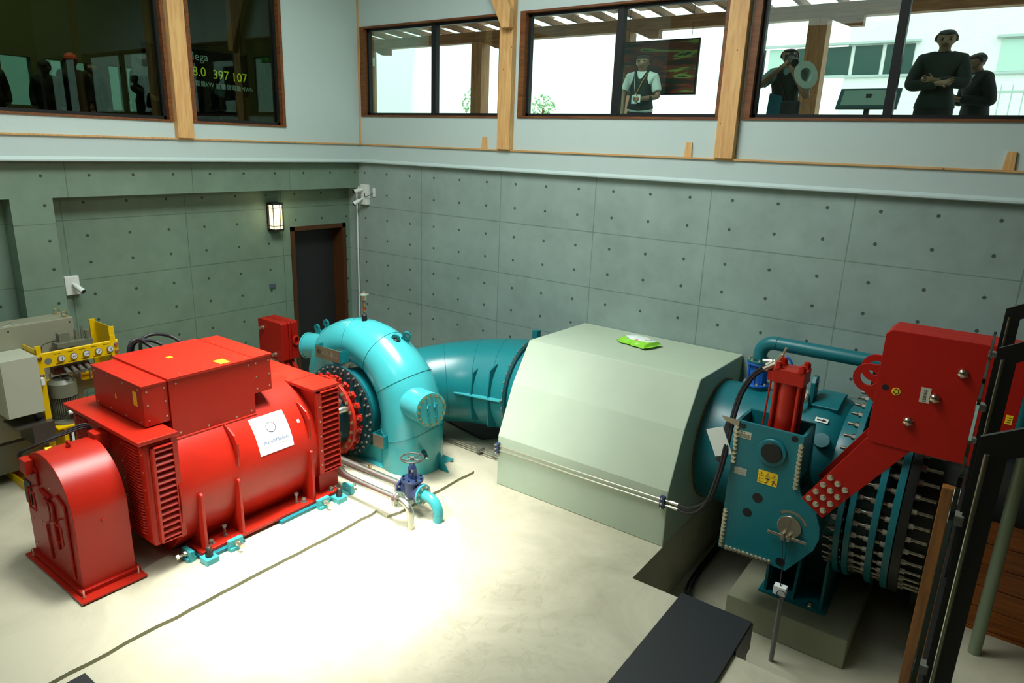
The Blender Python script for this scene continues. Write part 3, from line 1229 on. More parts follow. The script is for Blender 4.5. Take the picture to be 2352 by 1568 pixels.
# near end housing
mb = MB()
mb.ext([(2.41, .35), (4.06, .35), (4.06, 1.555), (2.41, 1.555)], 'y', -6.30, -5.985)
mb.build('end_housing', RED, G, bev=.05, seg=4)
mb = MB()
mb.box(2.37, 4.10, -6.37, -5.95, 1.555, 1.60)
mb.build('end_cover', RED, G, bev=.006)
mb = MB()
mb.box(3.15, 3.32, -6.45, -6.3, 1.30, 1.50)
mb.build('small_terminal_box', RED, G, bev=.004)
for x0, x1 in ((2.52, 2.80), (3.62, 3.93)):
    mb = MB()
    for i in range(30):
        z = .48+i*.034
        mb.tube([(x0, -6.30, z-.004), (x0+.02, -6.318, z+.004), (x1-.02, -6.318, z+.004), (x1, -6.30, z-.004)], .008, n=6)
    lv = mb.build('vent_slots', RED, G)
for z in (.42, .62, .82, 1.02, 1.22, 1.42):
    put(B_S, 'screw', (4.0, -6.3, z), (0, -1, 0), G)
    put(B_S, 'screw', (3.56, -6.3, z), (0, -1, 0), G)


def louvre_box(y0, y1, z0, z1, x0, x1, n, fr):
    mb = MB()
    mb.box(x0, x1, y0, y0+fr, z0, z1)
    mb.box(x0, x1, y1-.01, y1, z0, z1)
    mb.box(x0, x1, y0, y1, z1-.012, z1)
    mb.box(x0, x1, y0, y1, z0, z0+.012)
    mb.box(x0, x0+.01, y0, y1, z0, z1)
    f = mb.build('louvre_frame', RED, G, bev=.003)
    h = (z1-z0-.03)/n
    mb = MB()
    for i in range(n):
        zz = z0+.015+i*h
        mb.ext([(x0+.012, zz+h), (x1-.004, zz+h*.42), (x1-.004, zz+h*.28), (x0+.012, zz+h*.80)], 'y', y0+fr, y1-.01)
    mb.build('louvre_slats', RED, f)
    return f


louvre_box(-6.25, -6.02, .40, 1.50, 4.06, 4.12, 15, .03)
# cover strip right of the near louvre
mb = MB()
mb.box(4.055, 4.075, -6.02, -5.955, .36, 1.555)
mb.build('edge_strip', RED, G)
# far end housing
mb = MB()
mb.box(2.45, 4.06, -4.14, -3.83, .125, 1.54)
mb.build('end_housing', RED, G, bev=.01)
mb = MB()
mb.box(2.41, 4.10, -4.20, -3.79, 1.545, 1.585)
mb.build('end_cover', RED, G, bev=.006)
louvre_box(-4.175, -3.83, .41, 1.535, 4.06, 4.13, 15, .07)
mb = MB()
mb.box(3.60, 3.61, -4.205, -3.79, 1.583, 1.588)
mb.build('cover_seam', RED2, G)
for z in (.55, .75, .95, 1.15, 1.35):
    put(B_S, 'screw', (4.13, -4.14, z), (1, 0, 0), G)
# terminal housing on top
TB = MB()
TB.box(2.62, 3.82, -5.86, -4.84, 1.28, 2.07)
tb = TB.build('terminal_housing', RED, G, bev=.005)
mb = MB()
mb.box(2.60, 3.84, -5.875, -4.84, 2.07, 2.10)
mb.build('lid', RED, tb, bev=.004)
mb = MB()
mb.box(2.68, 3.80, -6.135, -5.865, 1.615, 2.055)
nb = mb.build('side_box', RED, G, bev=.004)
mb = MB()
mb.box(2.67, 3.81, -6.145, -5.865, 2.055, 2.075)
mb.build('lid', RED, nb, bev=.003)
mb = MB()
mb.box(2.68, 3.815, -4.84, -4.595, 1.645, 2.08)
fb = mb.build('side_box', RED, G, bev=.004)
mb = MB()
mb.box(2.67, 3.835, -4.84, -4.585, 2.08, 2.105)
mb.build('lid', RED, fb, bev=.003)
mb = MB()
mb.box(2.60, 3.845, -5.87, -4.84, 1.385, 1.40)
mb.build('rim', RED, tb, bev=.002)
for y in (-5.78, -5.45, -5.1, -4.9):
    for z in (1.45, 2.02) if y in (-5.78, -4.9) else (1.43,):
        put(B_S, 'screw', (3.82, y, z), (1, 0, 0), tb)
for y in (-5.7, -5.4, -5.1, -4.9):
    put(B_S, 'screw', (3.77, y, 2.10), (0, 0, 1), tb)
    put(B_S, 'screw', (2.68, y, 2.10), (0, 0, 1), tb)
for z in (1.68, 1.85, 2.0):
    put(B_S, 'screw', (3.80, -6.09, z), (1, 0, 0), nb)
    put(B_S, 'screw', (3.80, -5.90, z), (1, 0, 0), nb)
for x in (2.75, 3.05, 3.4, 3.72):
    put(B_S, 'screw', (x, -6.135, 1.65), (0, -1, 0), nb)
    put(B_S, 'screw', (x, -6.135, 2.02), (0, -1, 0), nb)
for z in (1.70, 1.85, 2.02):
    put(B_S, 'screw', (3.815, -4.80, z), (1, 0, 0), fb)
    put(B_S, 'screw', (3.815, -4.63, z), (1, 0, 0), fb)
mb = MB()
mb.box(3.60, 3.68, -6.138, -6.135, 1.82, 1.98)
mb.build('yellow_label', YLAB, nb)
mb = MB()
mb.ext([(3.18, 1.80), (3.22, 1.80), (3.20, 1.86)], 'y', -6.138, -6.135)
mb.build('warning_sticker', YLAB, nb)
mb = MB()
mb.box(3.62, 3.78, -5.22, -5.10, 2.101, 2.103)
mb.build('yellow_label', YLAB, tb)
mb = MB()
mb.box(3.10, 3.16, -5.5, -5.44, 2.101, 2.103)
mb.build('warning_sticker', YLAB, tb)


# white maker's plate wrapped round the barrel
def wrap(u_, v_, w_):
    a = math.radians(13.0)+v_/GR
    rr = GR+.003+w_
    return (GX+rr*math.cos(a), -4.99+u_+.0*v_, GZA+rr*math.sin(a))


mb = MB()
n, mH, mW = 14, .47, .47
grid = []
for k in range(2):
    for i in range(n+1):
        for j in range(2):
            p = wrap(mW*j, mH*i/n, .001 if k else -.004)
            grid.append(mb.bm.verts.new(p))
q = lambda k, i, j: grid[(k*(n+1)+i)*2+j]
for i in range(n):
    mb.bm.faces.new((q(1, i, 0), q(1, i, 1), q(1, i+1, 1), q(1, i+1, 0)))
    for j in (0, 1):
        mb.bm.faces.new((q(0, i, j), q(1, i, j), q(1, i+1, j), q(0, i+1, j)))
mb.bm.faces.new((q(0, 0, 0), q(0, 0, 1), q(1, 0, 1), q(1, 0, 0)))
mb.bm.faces.new((q(0, n, 0), q(0, n, 1), q(1, n, 1), q(1, n, 0)))
lab = mb.build('maker_plate', PAPER, G, smooth=True)
wf = lambda du, dv: (lambda u_, v_, w_: wrap(u_+du, v_+dv, .0015+w_))
lettering('MarelliMotori', .062, BLUEINK, wf(.075, .115), lab, weight=.0)
lettering('Powering the future', .022, GREYINK, wf(.225, .078), lab)
mb = MB()
mb.tube([wrap(.235+.062*math.cos(a), .305+.062*math.sin(a), .002) for a in [2*PI*i/32 for i in range(32)]], .0034, n=6, closed=True)
mb.build('logo_ring', INK, lab)
mb = MB()
for i in range(4):
    u_ = .188+i*.012
    mb.tube([wrap(u_-.004, .265+.004*i, .002), wrap(u_+.008, .305+.004*i, .002)], .0036, n=5)
    mb.tube([wrap(u_+.046, .298+.004*i, .002), wrap(u_+.058, .335+.003*i, .002)], .0036, n=5)
mb.build('logo_strokes', PINKINK, lab)
mb = MB()
mb.quad(wrap(.60, .24, .0), wrap(.635, .24, .0), wrap(.635, .285, .0), wrap(.60, .285, .0))
mb.build('sticker', PAPER, G)
mb = MB()
mb.quad(wrap(.610, .25, .001), wrap(.625, .25, .001), wrap(.625, .275, .001), wrap(.610, .275, .001))
mb.build('sticker_print', BLUEINK, G)
# foot bolts
JB = hexmesh('jacking_bolt', .026, .022, ZINC, stud=0)
for p, hh in (((4.08, -5.69), 0), ((4.05, -5.50), .12), ((4.09, -4.42), 0), ((4.05, -4.50), .12), ((4.12, -4.0), 0)):
    mb = MB()
    if hh:
        mb.cyl((p[0], p[1], .12), (p[0], p[1], .12+hh), .014, n=10)
        mb.cyl((p[0], p[1], .12), (p[0], p[1], .145), .028, n=6)
        mb.cyl((p[0], p[1], .12+hh), (p[0], p[1], .145+hh), .028, n=6)
    else:
        mb.cyl((p[0], p[1], .12), (p[0], p[1], .13), .04, n=20)
        mb.cyl((p[0], p[1], .13), (p[0], p[1], .165), .032, n=6)
        mb.cyl((p[0], p[1], .165), (p[0], p[1], .175), .02, n=10)
    mb.build('foot_bolt', GREYD, G)
# shaft toward the turbine
mb = MB()
mb.cyl((GX, -3.85, GZA), (GX, -3.35, GZA), .16, n=32)
mb.build('shaft', STEEL, G, smooth=True)

# teal sole plates and anchor blocks round the foot
for (y0, y1), lb in (((-5.88, -5.36), 'teal sole plate under the near corner of the generator foot'), ((-4.86, -3.92), 'long teal sole plate under the far corner of the generator foot')):
    mb = MB()
    mb.box(3.9, 4.23, y0, y1, .028, .085)
    tag(mb.build('sole_plate', TEAL3, bev=.003), lb, 'sole plate', 'teal sole plates')


def anchor(x, y, label, nut=True):
    t = thing('anchor_block', (x, y, .028), label, 'anchor block', 'teal anchor blocks with dark nuts')
    mb = MB()
    mb.box(x-.075, x+.075, y-.075, y+.075, .028, .11)
    mb.build('block', TEAL, t, bev=.006)
    mb = MB()
    mb.cyl((x, y, .11), (x, y, .165), .042, n=6)
    mb.cyl((x, y, .165), (x, y, .215), .036, n=6)
    mb.build('nut', BLACK, t, bev=.003)
    mb = MB()
    mb.cyl((x, y, .2), (x, y, .235), .02, n=12)
    mb.build('stud', STEEL, t)


def adjuster(x, y, dx, dy, label):
    t = thing('alignment_bracket', (x, y, .028), label, 'bracket', 'teal alignment brackets')
    mb = MB()
    s_ = .055
    mb.box(x-s_-.02*abs(dy), x+s_+.02*abs(dy), y-s_-.03*abs(dx), y+s_+.03*abs(dx), .028, .085)
    mb.box(x-s_*(.5 if dx else 1.6), x+s_*(.5 if dx else 1.6), y-s_*(.5 if dy else 1.6), y+s_*(.5 if dy else 1.6), .028, .17)
    mb.build('bracket', TEAL, t, bev=.004)
    mb = MB()
    p = V((x, y, .125))
    dd = V((dx, dy, 0))
    mb.cyl(p-dd*.05, p+dd*.13, .015, n=10)
    mb.cyl(p+dd*.03, p+dd*.055, .032, n=6)
    mb.cyl(p+dd*.11, p+dd*.145, .03, n=6)
    mb.build('adjusting_bolt', ZINC, t)


anchor(4.27, -5.83, 'teal anchor block with a dark nut at the near foot corner of the generator')
anchor(4.30, -4.02, 'teal anchor block with a dark nut at the far foot corner of the generator')
adjuster(4.25, -5.50, 1, 0, 'teal bracket with a bolt pointing out, near end of the generator foot')
adjuster(4.27, -4.26, 1, 0, 'teal bracket with a bolt pointing out, far end of the generator foot')
adjuster(4.05, -5.95, 0, -1, 'teal bracket with a bolt pointing toward the arched housing')
adjuster(4.22, -3.80, 0, 1, 'teal bracket with a bolt pointing toward the turbine')

# black hoses behind the terminal housing
for i, (ya, yb, xx, hgt) in enumerate(((-5.62, -5.36, 2.45, .17), (-5.55, -5.22, 2.40, .13), (-5.40, -4.98, 2.30, .15))):
    mb = MB()
    mb.tube(smooth_path([(xx, ya, 1.2), (xx, ya, 1.95), (xx, ya+.04, 2.08+hgt*.4), (xx, (ya+yb)/2, 2.02+hgt), (xx+.02, yb-.03, 2.06+hgt*.3), (xx+.14, yb+.03, 2.04), (xx+.20, yb+.04, 2.02)], 8), .022, n=10)
    tag(mb.build('black_hose', RUB, smooth=True), ('black hose behind the generator box, the one nearest the yellow frame', 'middle black hose looping behind the generator box', 'black hose behind the generator box, farthest from the yellow frame')[i], 'hose', 'black hoses behind the generator')

# ------------------------------------------------------------------ rear counterweight seen over the generator
def slab_poly(x0, x1, z0, z1, ch):
    return [(x0+ch, z0), (x1-ch, z0), (x1, z0+ch), (x1, z1-ch), (x1-ch, z1), (x0+ch, z1), (x0, z1-ch), (x0, z0+ch)]


t = thing('rear_counterweight', (1.35, -2.7, 0), 'dark red stack of bolted plates standing behind the generator, left of the turbine', 'counterweight')
y = -2.86
for i, w_ in enumerate((.13, .045, .12)):
    mb = MB()
    mb.ext(slab_poly(.98, 1.60, 1.10, 1.74, .02), 'y', y, y+w_)
    mb.build('plate', RED2, t, bev=.006)
    y += w_+.012
for k in range(7):
    pass
for p in ((1.12, 1.60), (1.42, 1.20)):
    mb = MB()
    mb.cyl((p[0], -2.86, p[1]), (p[0], -2.92, p[1]), .028, n=16)
    mb.cyl((p[0], -2.86, p[1]), (p[0], -2.875, p[1]), .04, n=6)
    mb.build('bolt', ZINC, t)
mb = MB()
mb.tube([(1.62, -2.6+.05*math.cos(a), 1.42+.07*math.sin(a)) for a in [2*PI*i/16 for i in range(16)]], .018, n=8, closed=True)
mb.build('lifting_eye', RED, t)
mb = MB()
mb.ext([(1.30, 1.12), (1.50, 1.12), (1.95, .6), (1.95, .0), (1.75, .0), (1.75, .55)], 'y', -2.78, -2.72)
mb.ext([(1.30, 1.12), (1.50, 1.12), (1.95, .6), (1.95, .0), (1.75, .0), (1.75, .55)], 'y', -2.66, -2.60)
mb.build('arm', RED2, t)
# ------------------------------------------------------------------ turbine
T = thing('turbine', (3.4, -2.6, .028), 'turquoise spiral turbine casing with bolted manhole cover and shaft ring', 'turbine')
TY = -2.58


def lerp_tab(tab, a):
    for (a0, v0), (a1, v1) in zip(tab, tab[1:]):
        if a <= a1:
            k = (a-a0)/(a1-a0)
            return v0+(v1-v0)*k
    return tab[-1][1]


OUT = [(0, 1.43), (45, 1.37), (75, 1.32), (100, 1.31), (135, 1.32), (170, 1.20), (215, .98), (250, .92)]
RAD = [(0, .45), (45, .42), (75, .37), (100, .35), (135, .33), (170, .27), (215, .20), (250, .16)]
pts, rad = [], []
segs = [0, 32, 64, 96, 128, 160, 192, 225, 250]
# mitred casing: straight segments between the seam angles
for a in segs:
    R_ = lerp_tab(OUT, a)
    rr = lerp_tab(RAD, a)
    th = math.radians(a)
    pts.append(V((GX+(R_-rr)*math.cos(th), TY, GZA+(R_-rr)*math.sin(th))))
    rad.append(rr)
leg = [V((GX+.975, TY, .0)), V((GX+.978, TY, .40))]
# sub-divide lightly for a rounded look between the seams
full, fr_ = [], []
for i in range(len(pts)-1):
    for k in range(4):
        t_ = k/4
        a = segs[i]+(segs[i+1]-segs[i])*t_
        R_ = lerp_tab(OUT, a)
        rr = lerp_tab(RAD, a)
        th = math.radians(a)
        arc = V((GX+(R_-rr)*math.cos(th), TY, GZA+(R_-rr)*math.sin(th)))
        st_ = pts[i].lerp(pts[i+1], t_)
        full.append(arc.lerp(st_, .35))
        fr_.append(rad[i]+(rad[i+1]-rad[i])*t_)
full.append(pts[-1])
fr_.append(rad[-1])
mb = MB()
mb.tube(leg+full, [.45, .45]+fr_, n=48)
cas = mb.build('scroll_casing', TEAL, T, smooth=True)
mb = MB()
for i, a in ((1, 32), (2, 64), (3, 96), (4, 128)):
    p, rr = pts[i], rad[i]
    tg = (pts[i+1]-pts[i-1]).normalized()
    X, _ = mb.ring_pts(p, tg, rr+.001, 48)
    mb.tube(X, .005, n=6, closed=True)
X, _ = mb.ring_pts((GX+.978, TY, .62), (.0, 0, 1), .452, 48)
# sagging seam between the casing and its lower shell
X = [V((v.x, v.y, v.z-.10*(-(v.y-TY)/.46 if v.y < TY else 0)+(.12*abs(v.x-GX-.978)/.46))) for v in X]
mb.tube(X, .005, n=6, closed=True)
mb.build('weld_seam', TEAL2, cas)
# lower support shell under the shaft
mb = MB()
for k, (w0, zz) in enumerate(((1.0, 0), (.62, .5))):
    pass
mb.ext([(2.55, .028), (4.55, .028), (4.50, .16), (4.25, .55), (3.95, .62), (3.80, .34), (3.25, .10), (2.7, .30), (2.55, .6), (2.35, .5)], 'y', -2.92, -2.35)
mb.build('support_base', TEAL, T, bev=.02, seg=3)
mb = MB()
mb.box(2.5, 4.62, -3.0, -2.1, .028, .055)
mb.build('base_flange', TEAL, T, bev=.004)
mb = MB()
mb.ext([(4.62, .028), (4.86, .028), (4.68, .30), (4.62, .32)], 'y', -2.50, -2.47)
mb.build('foot_fin', TEAL2, T, bev=.003)
# flange plate and rings round the shaft
mb = MB()
mb.cyl((GX, -2.62, GZA), (GX, -3.06, GZA), .56, .60, n=64)
mb.build('head_cover', TEAL3, T, smooth=True)
mb = MB()
mb.ring((GX, -3.06, GZA), (GX, -3.10, GZA), .70, .30, n=72)
fl = mb.build('cover_flange', TEALD, T, smooth=True)
BF = hexmesh('flange_bolt', .016, .018, GREYD, washer=.003)
for i in range(36):
    a = 2*PI*i/36
    put(BF, 'bolt', (GX+.665*math.cos(a), -3.10, GZA+.665*math.sin(a)), (0, -1, 0), fl)
for i in range(24):
    a = 2*PI*(i+.5)/24
    put(BF, 'bolt', (GX+.60*math.cos(a), -3.10, GZA+.60*math.sin(a)), (0, -1, 0), fl)
# toothed operating ring
mb = MB()
poly = []
nt_ = 20
for i in range(nt_):
    for k, rr in ((0, .50), (.12, .575), (.62, .575), (.72, .50)):
        a = 2*PI*(i+k)/nt_
        poly.append((GX+rr*math.cos(a), GZA+rr*math.sin(a)))
A = [mb.bm.verts.new((p[0], -3.16, p[1])) for p in poly]
B = [mb.bm.verts.new((p[0], -3.235, p[1])) for p in poly]
n = len(poly)
Ai = [mb.bm.verts.new((GX+.44*math.cos(2*PI*i/n), -3.16, GZA+.44*math.sin(2*PI*i/n))) for i in range(n)]
Bi = [mb.bm.verts.new((GX+.44*math.cos(2*PI*i/n), -3.235, GZA+.44*math.sin(2*PI*i/n))) for i in range(n)]
for i in range(n):
    j = (i+1) % n
    mb.bm.faces.new((A[i], A[j], B[j], B[i]))
    mb.bm.faces.new((Ai[i], Ai[j], Bi[j], Bi[i]))
    mb.bm.faces.new((A[i], A[j], Ai[j], Ai[i]))
    mb.bm.faces.new((B[i], B[j], Bi[j], Bi[i]))
mb.build('guide_ring', RED, T, bev=.006)
BR = hexmesh('ring_bolt', .022, .02, BRASSY, washer=.004)
for i in range(nt_):
    a = 2*PI*(i+.38)/nt_
    c_ = V((GX+.555*math.cos(a), -3.24, GZA+.555*math.sin(a)))
    ra = V((math.cos(a), 0, math.sin(a)))
    ta = V((-math.sin(a), 0, math.cos(a)))
    mb = MB()
    mb.obox(c_+V((0, .015, 0)), ra*.062, ta*.036, (0, .02, 0))
    lk = mb.build('guide_link', RED2, T, bev=.012)
    put(BR, 'bolt', c_+ra*.01, (0, -1, 0), lk)
mb = MB()
mb.ring((GX, -3.30, GZA), (GX, -3.345, GZA), .60, .51, n=80)
rg = mb.build('outer_ring', RED, T, smooth=True, bev=.004)
for i in range(24):
    a = 2*PI*(i+.25)/24
    put(BR, 'bolt', (GX+.555*math.cos(a), -3.345, GZA+.555*math.sin(a)), (0, -1, 0), rg)
mb = MB()
mb.cyl((GX, -3.1, GZA), (GX, -3.36, GZA), .44, n=48)
mb.build('inner_cover', TEALD, T, smooth=True)
mb = MB()
mb.cyl((GX, -3.36, GZA+.1), (GX, -3.62, GZA+.1), .30, .22, n=40)
mb.build('shaft_seal_housing', TEAL3, T, smooth=True, bev=.01)
mb = MB()
mb.tube(smooth_path([(3.70, -3.34, .98), (3.68, -3.48, .98), (3.62, -3.55, .90), (3.55, -3.58, .70)], 8), .045, n=14)
mb.cyl((3.62, -3.5, .62), (3.62, -3.5, .64), .09, n=20)
mb.cyl((3.62, -3.5, .58), (3.62, -3.5, .60), .09, n=20)
mb.build('seal_water_pipe', STAIN, T, smooth=True)
mb = MB()
mb.cyl((3.62, -3.40, 1.08), (3.66, -3.48, 1.08), .04, n=14)
mb.build('pressure_tap', ZINC, T)
# manhole
p0, p1 = V((4.35, -2.72, 1.08)), V((4.86, -2.86, 1.12))
dr = (p1-p0).normalized()
mb = MB()
mb.cyl(p0, p1-dr*.03, .235, n=48)
mh = mb.build('manhole_neck', TEAL, T, smooth=True)
mb = MB()
mb.cyl(p1-dr*.032, p1, .24, n=48)
mc = mb.build('manhole_cover', TEAL, T, smooth=True, bev=.004)
rp_, rf = MB().ring_pts(p1, dr, .205, 16)
BMH = hexmesh('cover_bolt', .017, .018, BRASSY, washer=.003)
for q_ in rp_:
    put(BMH, 'bolt', q_, dr, mc)
side = dr.cross(V((0, 0, 1))).normalized()
upv = side.cross(dr)
for s_ in (-1, 1):
    mb = MB()
    cc = p1+side*s_*.055
    mb.tube([cc+upv*.09, cc+upv*.09+dr*.04, cc-upv*.10+dr*.04, cc-upv*.10], .012, n=8)
    mb.tube([cc+upv*.09, cc+upv*.05+dr*.045+side*.03, cc+upv*.0], .010, n=6)
    mb.build('handle', TEAL2, mc)
# small end nozzle at the upper left with a lug
mb = MB()
mb.tube([(2.50, -2.60, 1.48), (2.2, -2.66, 1.46), (2.06, -2.69, 1.44)], .20, n=32)
mb.ring((2.08, -2.685, 1.443), (2.05, -2.69, 1.44), .212, .02, n=32)
mb.build('end_nozzle', TEAL, T, smooth=True)


def lug(c_, ax_w, ax_u, th, name='lifting_lug', m=TEAL2, s_=.07):
    c_, ax_w, ax_u = V(c_), V(ax_w).normalized(), V(ax_u).normalized()
    nn = ax_w.cross(ax_u)
    mb = MB()
    n = 20
    out = [c_-ax_w*s_*1.2-ax_u*.08]+[c_+ax_u*s_+s_*(math.cos(PI*i/n)*-ax_w+math.sin(PI*i/n)*ax_u) for i in range(n+1)]+[c_+ax_w*s_*1.2-ax_u*.08]
    inn = [c_+ax_u*s_+s_*.45*(math.cos(2*PI*i/24)*ax_w+math.sin(2*PI*i/24)*ax_u) for i in range(24)]
    # ring part plus base part give a real hole
    X = [v.copy() for v in inn]
    for sg in (1,):
        R = []
        for off in (-th/2, th/2):
            R.append([mb.bm.verts.new(c_+ax_u*s_+s_*(math.cos(2*PI*i/24)*ax_w+math.sin(2*PI*i/24)*ax_u)+nn*off) for i in range(24)])
            R.append([mb.bm.verts.new(v+nn*off) for v in inn])
        for a_, b_ in ((0, 1), (2, 3), (0, 2), (1, 3)):
            for i in range(24):
                j = (i+1) % 24
                mb.bm.faces.new((R[a_][i], R[a_][j], R[b_][j], R[b_][i]))
    mb.obox(c_-ax_u*.02+ax_u*.0, ax_w*s_*.98, ax_u*s_*.55, nn*th/2*.99)
    return mb.build(name, m, T)


lug((2.25, -2.64, 1.70), (1, 0, .5), (-.45, 0, .9), .025, s_=.06)
lug((2.36, -2.55, 1.78), (1, 0, .5), (-.45, 0, .9), .025, s_=.06)
lug((3.92, -2.62, 1.86), (.7, .5, -.5), (.5, -.1, .8), .025, s_=.065)
lug((4.0, -2.48, 1.88), (.7, .5, -.5), (.5, .0, .8), .025, s_=.065)
mb = MB()
mb.sphere((3.92, -2.60, 1.87), .07, n=20, sc=(1.2, 1, .7))
mb.build('vent_plug', BLACK, T, smooth=True)
mb = MB()
mb.obox((3.93, -2.57, 1.812), V((.15, .0, -.115)), (0, .16, 0), (.006, 0, .008))
mb.build('reinforcing_pad', TEAL, T, bev=.03, seg=4)
# air valve on top
mb = MB()
mb.cyl((3.30, -2.62, 2.03), (3.30, -2.62, 2.10), .045, .04, n=20)
mb.sphere((3.30, -2.62, 2.12), .04, n=14)
av = mb.build('air_valve_base', BLACK, T, smooth=True)
for k, (z0_, z1_, rr, m_) in enumerate(((2.14, 2.19, .018, GREYD), (2.19, 2.22, .024, BRASSY), (2.22, 2.26, .020, RED), (2.26, 2.31, .024, BRASSY), (2.31, 2.37, .03, GREYD), (2.37, 2.44, .045, ZINC))):
    mb = MB()
    mb.cyl((3.30, -2.62, z0_), (3.30, -2.62, z1_), rr, n=16)
    mb.build('valve_stack', m_, av)
mb = MB()
mb.cyl((3.30, -2.62, 2.44), (3.30, -2.62, 2.455), .06, .075, n=24)
mb.cyl((3.30, -2.62, 2.455), (3.30, -2.62, 2.475), .075, .03, n=24)
mb.cyl((3.30, -2.62, 2.475), (3.30, -2.62, 2.50), .014, n=10)
mb.build('air_valve_cap', ZINC, av, smooth=True)
# maker's name plate on a folded bracket
mb = MB()
mb.box(2.76, 3.30, -3.105, -3.10, 1.50, 1.68)
np_ = mb.build('name_plate', PLATE, T)
mb = MB()
mb.box(2.755, 3.305, -3.10, -3.096, 1.495, 1.685)
mb.box(3.30, 3.306, -3.10, -2.94, 1.50, 1.685)
mb.box(2.755, 2.761, -3.10, -2.96, 1.50, 1.685)
mb.build('bracket', TEAL2, np_)
lettering('GUGLER', .105, mat('etched_grey', '#6b6558', .5), lambda u_, v_, w_: (2.89+u_*.92, -3.1055-w_, 1.555+v_), np_, weight=.001)
mb = MB()
for k in range(4):
    mb.tube([(2.79+.01*k, -3.107, 1.60-.012*k), (2.83, -3.107, 1.635-.018*k), (2.88, -3.107, 1.625-.018*k)], .004, n=5)
mb.build('logo', INK, np_)
mb = MB()
mb.box(3.96, 4.17, -3.105, -3.10, .42, .60)
sp_ = mb.build('data_plate', PLATE, T)
mb = MB()
mb.box(3.95, 4.18, -3.10, -3.095, .41, .61)
mb.box(4.18, 4.186, -3.10, -2.97, .41, .61)
mb.box(3.95, 3.956, -3.10, -2.95, .41, .61)
mb.build('bracket', TEAL2, sp_)
mb = MB()
mb.cyl((4.66, -2.80, .42), (4.80, -2.90, .42), .035, n=16)
mb.cyl((4.79, -2.895, .42), (4.83, -2.92, .42), .022, n=12)
mb.build('drain_plug', TEALD, T)
mb = MB()
mb.cyl((4.826, -2.917, .42), (4.832, -2.921, .42), .016, n=12)
mb.build('plug_face', ZINC, T)

# ------------------------------------------------------------------ penstock elbow behind it
Pn = thing('penstock_elbow', (4.6, -1.1, .12), 'big turquoise pipe elbow with stiffening ribs between the turbine and the concrete block', 'pipe')
path = [(3.35, -2.15, .84), (3.62, -1.62, .88), (4.05, -1.20, .92), (4.55, -.95, .95), (5.05, -.82, .96), (5.58, -.78, .97)]
rads = [.56, .60, .655, .71, .75, .76]
P_ = smooth_path(path, 4)
R_ = []
for i in range(len(P_)):
    k = i/4
    j = min(int(k), len(rads)-2)
    R_.append(rads[j]+(rads[j+1]-rads[j])*(k-j))
mb = MB()
mb.tube(P_, R_, n=64)
pipe = mb.build('pipe_shell', TEAL2, Pn, smooth=True)
mb = MB()
for i in (6, 10, 13):
    X, _ = mb.ring_pts(P_[i], P_[i+1]-P_[i-1], R_[i]+.001, 48)
    mb.tube(X, .004, n=5, closed=True)
mb.build('weld_seam', TEAL3, pipe)
mb = MB()
mb.ring((5.12, -.81, .965), (5.17, -.81, .965), .80, .70, n=72)
pf = mb.build('pipe_flange', TEALD, Pn, smooth=True)
BP = hexmesh('pipe_bolt', .022, .03, GREYD, washer=.004)
for i in range(36):
    a = 2*PI*i/36
    put(BP, 'bolt', (5.12, -.81+.775*math.cos(a), .965+.775*math.sin(a)), (-1, 0, 0), pf)
# ribs on the inner side of the bend
for (cx, cy, nx, hh, zz) in ((4.33, -1.70, 0, .27, .93), (4.60, -1.66, 0, .42, .94), (4.88, -1.60, 0, .50, .95)):
    mb = MB()
    poly = [(cy+.16, zz-hh*1.06), (cy-.02, zz-hh*.92), (cy-.055, zz), (cy+.0, zz+hh*.86), (cy+.17, zz+hh), (cy+.2, zz)]
    mb.ext(poly, 'x', cx-.008, cx+.008)
    mb.build('stiffening_rib', TEAL3, Pn)
mb = MB()
arcp = [(4.05, -1.72), (4.2, -1.80), (4.4, -1.79), (4.7, -1.73), (5.1, -1.64)]
inn = [(5.1, -1.48), (4.7, -1.55), (4.4, -1.60), (4.2, -1.58)]
mb.ext(arcp+inn, 'z', .945, .963)
mb.build('stiffening_rib', TEAL, Pn)
mb = MB()
mb.box(5.10, 5.19, -.85, -.75, 1.78, 1.90)
mb.build('flange_lug', TEAL3, Pn)
# dark trench plate beneath it
mb = MB()
mb.ext([(2.9, -.86), (4.44, -1.20), (4.9, -.72), (5.45, -.5), (5.45, -.05), (2.9, -.05)], 'z', .002, .03)
tag(mb.build('trench_cover', mat('dark_trench_plate', '#2a2a29', .6)), 'dark plate on the floor beneath the turquoise elbow pipe', 'floor plate')
mb = MB()
mb.ext([(3.86, .028), (4.10, .028), (4.10, .26), (4.06, .29), (3.86, .29)], 'y', -1.98, -1.78)
tag(mb.build('concrete_plinth', PED, bev=.015), 'small pale concrete plinth behind the turbine leg', 'plinth')

# ------------------------------------------------------------------ stainless pipes and gate valve
t = thing('stainless_drain_pipe', (5.0, -3.86, 0), 'lower stainless pipe running from the turbine and bending into the floor', 'pipe')
mb = MB()
zz = .33
pth = smooth_path([(3.5, -3.70, zz), (3.9, -3.72, zz), (4.2, -3.84, zz), (4.5, -3.87, zz), (5.22, -3.87, zz)], 6)
mb.tube(pth, .042, n=24)
mb.build('pipe', STAIN, t, smooth=True)
mb = MB()
mb.tube([(5.27, -3.87, zz)]+arcpts((5.31, zz-.14), .14, 90, 0, 10, 'xz', -3.87)+[(5.45, -3.87, .0)], .045, n=24)
mb.build('elbow', STAIN, t, smooth=True)
for x in (5.215, 5.25):
    mb = MB()
    mb.cyl((x-.014, -3.87, zz), (x+.014, -3.87, zz), .10, n=36)
    f = mb.build('flange', STAIN, t, smooth=True, bev=.002)
BS = hexmesh('small_bolt', .015, .016, ZINC, washer=.003)
